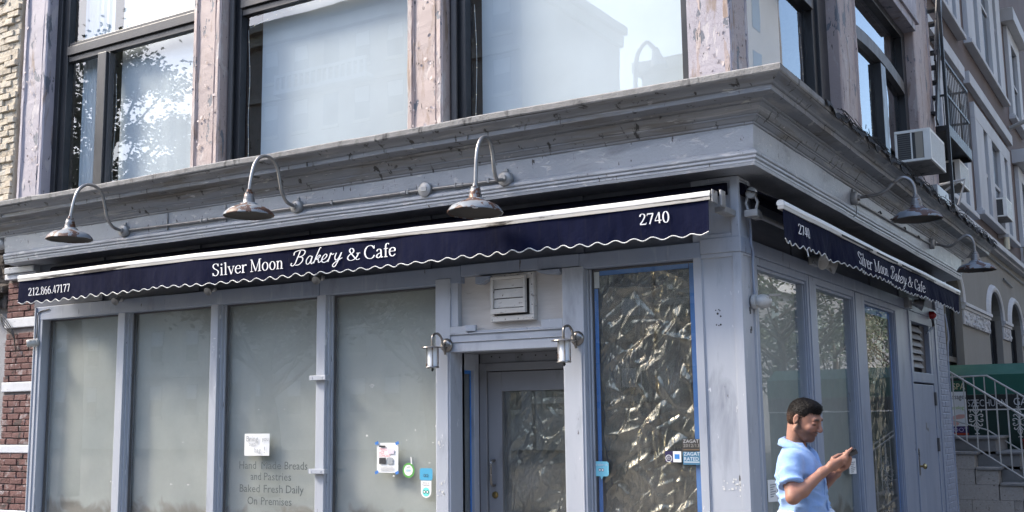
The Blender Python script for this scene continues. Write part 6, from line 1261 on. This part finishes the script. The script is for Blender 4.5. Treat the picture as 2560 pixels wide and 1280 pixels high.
# head frame: pitched down, turned slightly to his left
yaw, pit = R(-11), R(19)
hf = np.array([math.cos(yaw) * math.cos(pit), math.sin(yaw) * math.cos(pit), -math.sin(pit)]); hl = np.array([-math.sin(yaw), math.cos(yaw), 0]); hu = np.cross(hf, hl); HA = np.stack([hf, hl, hu])
HC = np.array([.038, .0, 1.590])
def hp(x, y, z): return tuple(HC + hf * x + hl * y + hu * z)
def head(G):
    d = ell(G, hp(-.010, 0, .028), (.094, .073, .086), HA)                       # skull
    d = su(d, ell(G, hp(.030, 0, -.030), (.062, .058, .080), HA), .03)           # face
    d = su(d, ell(G, hp(.060, 0, -.094), (.029, .034, .025), HA), .02)           # chin
    for s in (-1, 1): d = su(d, cap(G, hp(-.006, s * .058, -.058), hp(.052, s * .028, -.098), .018, .016), .02); d = su(d, ell(G, hp(.066, s * .036, -.028), (.022, .024, .020), HA), .015)
    d = su(d, cap(G, hp(.084, -.034, .022), hp(.084, .034, .022), .012, .012), .018)   # brow
    for s in (-1, 1): d = ss(d, ell(G, hp(.096, s * .032, .003), (.016, .017, .012), HA), .012); d = su(d, ell(G, hp(.079, s * .032, .0), (.013, .015, .011), HA), .004)
    d = su(d, cap(G, hp(.090, 0, .012), hp(.114, 0, -.030), .008, .0125), .010); d = su(d, ell(G, hp(.104, 0, -.036), (.014, .017, .009), HA), .007)   # nose
    d = su(d, ell(G, hp(.086, 0, -.056), (.014, .025, .007), HA), .006); d = su(d, ell(G, hp(.083, 0, -.069), (.013, .022, .007), HA), .005); d = ss(d, cap(G, hp(.098, -.026, -.060), hp(.098, .026, -.060), .0035, .0035), .004)
    for s in (-1, 1):
        e = ell(G, hp(-.012, s * .079, -.004), (.017, .008, .030), HA); e = ss(e, ell(G, hp(-.008, s * .088, .0), (.009, .007, .018), HA), .005); d = su(d, e, .006)
    d = su(d, cap(G, (-.030, 0, 1.40), hp(-.040, 0, -.05), .053, .050), .018); d = su(d, cap(G, (-.005, 0, 1.40), hp(-.022, 0, -.06), .040, .036), .018)
    return d
# arms and hands
SR, ER, WR = (-.005, -.170, 1.352), (.030, -.262, 1.165), (.168, -.142, 1.298)
SL, EL, WL_ = (-.005, .170, 1.352), (-.02, .245, 1.135), (.185, .060, 1.285)
PHC = np.array([.272, -.052, 1.380]); pf = np.array([.80, .25, .42]); pf /= np.linalg.norm(pf); pu = np.array([-.50, .25, .80]); pu -= pf * (pu @ pf); pu /= np.linalg.norm(pu); ps = np.cross(pu, pf)   # phone: length pf, screen normal pu, side ps (left)
def ph(a, b, c): return tuple(PHC + pf * a + ps * b + pu * c)
def chain(G, d, pts, rs, k=.006):
    e = None
    for (p, q), (r0, r1) in zip(zip(pts, pts[1:]), zip(rs, rs[1:])):
        x = cap(G, p, q, r0, r1); e = x if e is None else su(e, x, .004)
    return su(d, e, k)
def arms(G):
    d = cap(G, SR, ER, .048, .038); d = su(d, ell(G, (.012, -.215, 1.26), (.042, .042, .075)), .03); d = su(d, cap(G, ER, (.072, -.225, 1.203), .035, .040), .02); d = su(d, cap(G, (.072, -.225, 1.203), WR, .040, .025), .02)
    e = cap(G, SL, EL, .050, .042); e = su(e, cap(G, EL, (.05, .19, 1.19), .041, .042), .02); e = su(e, cap(G, (.05, .19, 1.19), WL_, .042, .027), .02)
    # right hand under and round the phone
    K = ph(-.045, -.030, -.022)
    h = cap(G, WR, ph(-.085, -.040, -.030), .026, .022); h = su(h, cap(G, ph(-.085, -.050, -.022), ph(-.030, -.046, -.020), .021, .015), .02); h = su(h, cap(G, ph(-.085, -.022, -.034), ph(-.035, -.012, -.028), .020, .014), .02); d = su(d, h, .02)
    d = chain(G, d, [ph(-.030, -.046, -.016), ph(.005, -.048, -.010), ph(.035, -.046, .002), ph(.055, -.040, .010)], (.0105, .0095, .0085, .0075))
    d = chain(G, d, [ph(-.032, -.040, -.026), ph(.004, -.046, -.026), ph(.020, -.048, -.004), ph(.022, -.036, .012)], (.0105, .0098, .0088, .0075))
    d = chain(G, d, [ph(-.036, -.030, -.034), ph(-.004, -.042, -.036), ph(.004, -.050, -.014), ph(.003, -.042, .006)], (.0105, .0095, .0085, .0072))
    d = chain(G, d, [ph(-.045, -.018, -.038), ph(-.022, -.036, -.044), ph(-.014, -.050, -.026), ph(-.012, -.048, -.008)], (.0095, .0085, .0078, .0068))
    d = chain(G, d, [ph(-.090, -.030, -.012), ph(-.062, -.034, .010), ph(-.030, -.022, .016), ph(-.008, -.010, .015)], (.0130, .0115, .0100, .0085), .012)
    # left hand from the far side
    g = cap(G, WL_, ph(-.060, .058, -.030), .025, .020); g = su(g, cap(G, ph(-.062, .055, -.022), ph(-.018, .048, -.022), .020, .014), .02); e = su(e, g, .02)
    for j, (a, c) in enumerate(((.012, -.018), (.002, -.030), (-.010, -.038), (-.024, -.042))): e = chain(G, e, [ph(a - .035, .046, c), ph(a, .040, c - .003), ph(a + .010, .018, -.018), ph(a + .012, -.004, -.014)], (.0100, .0092, .0085, .0072))
    e = chain(G, e, [ph(-.066, .045, -.010), ph(-.044, .036, .010), ph(-.014, .024, .016), ph(.010, .014, .015)], (.0125, .0112, .0098, .0085), .012)
    return np.minimum(d, e)
def torso(G, g=0.0):
    d = ell(G, (-.002, 0, 1.275), (.120 + g, .165 + g, .165 + g)); d = su(d, ell(G, (.005, 0, 1.12), (.118 + g, .150 + g, .18 + g)), .06); d = su(d, cap(G, (-.012, -.150, 1.350), (-.012, .150, 1.350), .054 + g, .054 + g), .05); d = su(d, cap(G, (-.02, -.07, 1.362), (-.02, .07, 1.362), .048 + g, .048 + g), .04)
    d = su(d, cap(G, (-.015, 0, 1.36), (-.022, 0, 1.440), .085 + g, .060 + g), .04); return su(d, ell(G, (.045, 0, 1.09), (.095 + g, .115 + g, .10 + g)), .05)
def body(G): return su(su(head(G), arms(G), .01), torso(G, -.018), .02)
Pb, Fb = surfnet(body, (-.20, -.33, 1.0), (.47, .32, 1.725), .0047)
skin_m = M['skin'] = pm('skin', (.315, .162, .112), (.275, .135, .09), 9, .52, .5, 240, .0012, spec=.35, patches=[((.35, .165, .12), 11, .55, .2), ((.32, .15, .095), 60, .60, .1)], big=.8)
# stubble on jaw, chin and upper lip (true colour of the skin there)
ns, ls = skin_m.node_tree.nodes, skin_m.node_tree.links; bs_ = ns['Principled BSDF']; src = bs_.inputs['Base Color'].links[0].from_socket
vc = ns.new('ShaderNodeVertexColor'); vc.layer_name = 'stubble'; mxx = ns.new('ShaderNodeMix'); mxx.data_type = 'RGBA'; ls.new(vc.outputs[0], mxx.inputs[0]); ls.new(src, mxx.inputs[6]); mxx.inputs[7].default_value = (.055, .032, .025, 1); ls.new(mxx.outputs[2], bs_.inputs['Base Color']); bs_.inputs['Subsurface Weight'].default_value = .08; bs_.inputs['Subsurface Radius'].default_value = (.01, .004, .002)
bo = pmesh('body', Pb, Fb, 'skin')
ca = bo.data.color_attributes.new('stubble', 'FLOAT_COLOR', 'POINT'); L_ = (Pb - HC) @ HA.T
def sm(x, a, b): t = np.clip((x - a) / (b - a), 0, 1); return t * t * (3 - 2 * t)
jl = .040 + np.clip(L_[:, 0] - .03, 0, .05) * .25 - np.clip(.03 - L_[:, 0], 0, .03) * .9     # upper edge of the beard, rising towards the ear
jaw = sm(-L_[:, 2], jl - .008, jl + .012) * sm(L_[:, 0], -.018, .004) * (1 - sm(L_[:, 0] * .35 - L_[:, 2], .128, .15)); jaw *= sm(np.abs(L_[:, 1]) * 1.3 - L_[:, 2] - L_[:, 0] * .25, .038, .060)
mus = sm(L_[:, 0], .07, .082) * (1 - sm(np.abs(L_[:, 1]), .024, .034)) * sm(-L_[:, 2], .042, .047) * (1 - sm(-L_[:, 2], .053, .056)); side = sm(-np.abs(L_[:, 0] - .008), -.020, -.008) * sm(np.abs(L_[:, 1]), .05, .06) * sm(-L_[:, 2], -.035, -.02) * sm(L_[:, 2], -.06, -.05)
brow = sm(L_[:, 0], .075, .083) * sm(-np.abs(np.abs(L_[:, 1]) - .032), -.024, -.016) * sm(-np.abs(L_[:, 2] - .024), -.010, -.005); lash = sm(L_[:, 0], .07, .08) * sm(-np.abs(np.abs(L_[:, 1]) - .032), -.016, -.012) * sm(-np.abs(L_[:, 2] + .005), -.006, -.003)
st = np.clip(.74 * np.maximum(jaw, mus) + .6 * side + .95 * np.maximum(brow, lash), 0, .95)
ca.data.foreach_set('color', np.stack([st, st, st, np.ones_like(st)], 1).astype(np.float32).ravel())
# hair: cap with a short fade at the sides
def hair(G):
    lx = (G - HC.astype(np.float32)) @ HA.T.astype(np.float32); X, Y, Z = lx[..., 0], lx[..., 1], lx[..., 2]
    d = ell(G, hp(-.011, 0, .033), (.0965, .0752, .087), HA); d = su(d, ell(G, hp(.036, 0, .086), (.048, .052, .026), HA), .03); d = su(d, ell(G, hp(-.052, 0, -.012), (.044, .060, .052), HA), .03)
    lim = .050 - .0 * X; edge = np.where(X > .052, .054 + 0 * X, np.where(X > .018, .002 + (X - .018) * 1.55, -.022 + .0 * X)); edge = np.where(X < -.03, -.055 + 0 * X, np.where(X < .018, np.maximum(edge, -.03), edge))
    return np.maximum(d, (edge - Z) * .7)
Ph, Fh = surfnet(hair, (-.17, -.12, 1.48), (.17, .13, 1.73), .004); Ph = Ph + np.random.normal(0, .0012, Ph.shape)
M['hair'] = pm('short_black_hair', (.0035, .003, .0028), (.008, .006, .005), 60, .6, .5, 260, .003, (1, 1, .4), spec=.12)
ho = pmesh('hair', Ph, Fh, 'hair')
rng = np.random.default_rng(3); cn = Ph.mean(0); pick = rng.choice(len(Ph), min(5200, len(Ph)), replace=False); nrm = Ph - (HC + hu * .02 - hf * .01); nrm /= np.linalg.norm(nrm, axis=1)[:, None]; hv_, hf_ = [], []
for i_ in pick:                       # short strands lying forward over the cap
    p_, n_ = Ph[i_], nrm[i_]; lz = (p_ - HC) @ hu; fl_ = hf * .55 - hu * (.6 if lz < .06 else .0) + rng.normal(0, .35, 3); fl_ -= n_ * (fl_ @ n_) * .8; d_ = fl_ / np.linalg.norm(fl_) + n_ * rng.uniform(.05, .3); ln = .013 if lz > .05 else .005; sd2 = np.cross(d_, n_); sd2 /= np.linalg.norm(sd2) + 1e-9; k_ = len(hv_)
    hv_ += [p_ - sd2 * .0007, p_ + sd2 * .0007, p_ + d_ * ln]; hf_.append((k_, k_ + 1, k_ + 2))
st_me = bpy.data.meshes.new('hair_strands'); st_me.from_pydata([tuple(v) for v in hv_], [], hf_); st_me.materials.append(flat('hair_strand', (.006, .0045, .004), .5, spec=.2)); st_o = bpy.data.objects.new('hair_strands', st_me); col.objects.link(st_o); st_o.parent = ho; st_o['kind'] = 'stuff'
LH = (Ph - HC) @ HA.T
fade = sm(-LH[:, 2], -.045, .03) * sm(np.abs(LH[:, 1]) + np.clip(-LH[:, 0] - .03, 0, .1), .045, .07)          # clipped short at the sides and nape
ch_ = ho.data.color_attributes.new('fade', 'FLOAT_COLOR', 'POINT'); fd = np.clip(fade * .75, 0, 1); ch_.data.foreach_set('color', np.stack([fd, fd, fd, np.ones_like(fd)], 1).astype(np.float32).ravel())
hn, hlk = M['hair'].node_tree.nodes, M['hair'].node_tree.links; hb_ = hn['Principled BSDF']; hs_ = hb_.inputs['Base Color'].links[0].from_socket; hv = hn.new('ShaderNodeVertexColor'); hv.layer_name = 'fade'; hm = hn.new('ShaderNodeMix'); hm.data_type = 'RGBA'; hlk.new(hv.outputs[0], hm.inputs[0]); hlk.new(hs_, hm.inputs[6]); hm.inputs[7].default_value = (.085, .048, .034, 1); hlk.new(hm.outputs[2], hb_.inputs['Base Color'])
# shirt
def shirt(G):
    d = torso(G, .010)
    for S, E_ in ((SR, ER), (SL, EL)):
        S = np.array(S); E_ = np.array(E_); H_ = S + (E_ - S) * .68; sl_ = cap(G, S, S + (E_ - S) * .75, .064, .074); sl_ = np.maximum(sl_, plane(G, H_, E_ - S)); d = su(d, sl_, .03)
    x, y, z = G[..., 0], G[..., 1], G[..., 2]
    def cr(t): return 1 - 2 * np.abs(np.sin(t))          # sharp-edged fold
    w1 = cr(z * 21 + y * 16 - x * 14 + 1.3 * np.sin(z * 17 + y * 9)); w2 = cr(z * 34 - y * 24 + x * 20 + 1.7 * np.sin(y * 21 + z * 8)); w3 = cr(z * 55 + x * 40 + y * 12 + 2 * np.sin(z * 31))
    d += (-(.0062 * w1 + .0045 * w2 + .0026 * w3) * np.clip((1.41 - z) * 7, .12, 1)).astype(np.float32)
    inner = torso(G, -.020)
    for S, E_ in ((SR, ER), (SL, EL)): inner = np.minimum(inner, cap(G, S, np.array(S) + (np.array(E_) - np.array(S)) * .9, .044, .047))
    d = np.maximum(d, -inner)
    d = ss(d, cap(G, (-.022, 0, 1.452), (-.01, 0, 1.6), .066, .10), .008); d = ss(d, cap(G, (.070, .0, 1.445), (.13, .0, 1.315), .050, .010), .006)
    return np.maximum(d, 1.065 - G[..., 2])
Ps, Fs = surfnet(shirt, (-.20, -.35, 1.05), (.22, .33, 1.50), .0052)
M['shirt'] = pm('light_blue_cotton', (.225, .36, .62), (.285, .42, .68), 14, .85, .7, 420, .002, patches=[((.20, .345, .66), 7, .54, .2, (2, 2, .7))], sheen=.2, spec=.2, big=2.0)
pmesh('shirt', Ps, Fs, 'shirt')
# collar leaves, placket and seam as folded cloth
def strip(name, rows, m, th=.003):
    mb = MB(); n = len(rows[0]); mb.v = [tuple(q) for r_ in rows for q in r_]
    for i in range(len(rows) - 1):
        for k in range(n - 1): mb.f.append((i * n + k, i * n + k + 1, (i + 1) * n + k + 1, (i + 1) * n + k))
    me = bpy.data.meshes.new(name); me.from_pydata(mb.v, [], mb.f); me.update(); o = bpy.data.objects.new(name, me); col.objects.link(o); o.parent = PER; me.materials.append(M[m]); md = o.modifiers.new('t', 'SOLIDIFY'); md.thickness = th
    for p in me.polygons: p.use_smooth = True
    return o
for s in (-1, 1):
    rows = []
    for k in range(17):
        q = k / 16; a = R(180 - 148 * q) * s; rx, ry = .068, .068; cx = -.020 + .016 * q
        top = Vector((cx + rx * math.cos(a), ry * math.sin(a), 1.490 - .060 * q ** 1.6)); o_ = .036 + .008 * q; dn = .040 + .046 * q ** 4
        low_ = Vector((cx + (rx + o_) * math.cos(a) + .012 * q ** 4, (ry + o_ + .010 * q) * math.sin(a), top.z - dn)); md_ = (top + low_) / 2 + Vector((math.cos(a), math.sin(a), .6)) * .010
        rows.append([top - Vector((math.cos(a), math.sin(a), 0)) * .004 + Vector((0, 0, -.02)), top, md_, low_])
    strip('collar', rows, 'shirt', .0025)
rows = []
for k in range(12):
    z = 1.32 - k * .023; x = .20
    for xx in np.arange(.20, .05, -.002):
        if shirt(np.array([[xx, -.002, z]], np.float32))[0] < .0: x = xx; break
    rows.append([Vector((x + .003, -.016, z)), Vector((x + .006, -.002, z)), Vector((x + .003, .014, z))])
strip('placket', rows, 'shirt', .003)
# pullover knotted at the waist, trousers, shoes
def knot(G):
    d = np.maximum(ell(G, (.0, 0, 1.045), (.140, .172, .075)), -ell(G, (0, 0, 1.04), (.10, .13, .2))) + (.004 * np.sin(G[..., 2] * 120 + 5 * np.sin(G[..., 1] * 20))).astype(np.float32)
    d = su(d, ell(G, (.150, .02, 1.055), (.030, .045, .035)), .02); d = su(d, cap(G, (.155, .03, 1.04), (.165, .06, .86), .024, .030), .02); return su(d, cap(G, (.155, .0, 1.04), (.168, -.04, .88), .024, .030), .02)
Pk, Fk = surfnet(knot, (-.19, -.22, .80), (.24, .22, 1.14), .007)
M['knit'] = pm('pale_grey_knit', (.55, .60, .68), (.48, .53, .61), 12, .9, .5, 300, .002, sheen=.3, spec=.2); pmesh('tied_pullover', Pk, Fk, 'knit')
def trous(G):
    d = ell(G, (0, 0, .95), (.125, .165, .14))
    for s in (-1, 1): d = su(d, cap(G, (0, s * .085, .90), (.01, s * .10, .50), .090, .066), .03); d = su(d, cap(G, (.01, s * .10, .50), (-.01, s * .11, .09), .066, .055), .02)
    return np.maximum(d, .07 - G[..., 2])
Pt, Ft = surfnet(trous, (-.18, -.22, .05), (.18, .22, 1.07), .012); M['denim'] = pm('dark_trousers', (.06, .065, .08), (.05, .052, .062), 9, .9, .3, 200); pmesh('trousers', Pt, Ft, 'denim')
def shoe(G):
    d = None
    for s in (-1, 1):
        e = su(ell(G, (.06, s * .115, .03), (.14, .05, .045)), ell(G, (-.01, s * .11, .06), (.06, .045, .06)), .03); d = e if d is None else np.minimum(d, e)
    return np.maximum(d, .002 - G[..., 2])
Pz, Fz = surfnet(shoe, (-.12, -.20, -.01), (.24, .20, .14), .009); M['shoe'] = flat('white_shoe', (.6, .6, .58), .5); pmesh('shoes', Pz, Fz, 'shoe')
# phone held in his hands
off = Vector((.705, -1.145, 0)); fo = thing('mobile_phone', 'black mobile phone held by the man in the blue shirt', 'phone', tuple(Vector(PHC) + off))
c0 = Vector(PHC) + off
MB().obox(c0, pf, ps, pu, .074, .036, .0042).build('case', c_('phone_black', (.012, .012, .014), .3), fo, .0035); MB().obox(c0 + Vector(pu) * .0046, pf, ps, pu, .069, .0325, .0005).build('screen', flat('phone_screen', (.02, .022, .03), .08), fo)
MB().obox(c0 + Vector(pf) * .05 + Vector(ps) * -.016 - Vector(pu) * .005, pf, ps, pu, .014, .012, .0012).build('camera_bump', c_('phone_black', (.012, .012, .014), .3), fo, .002)
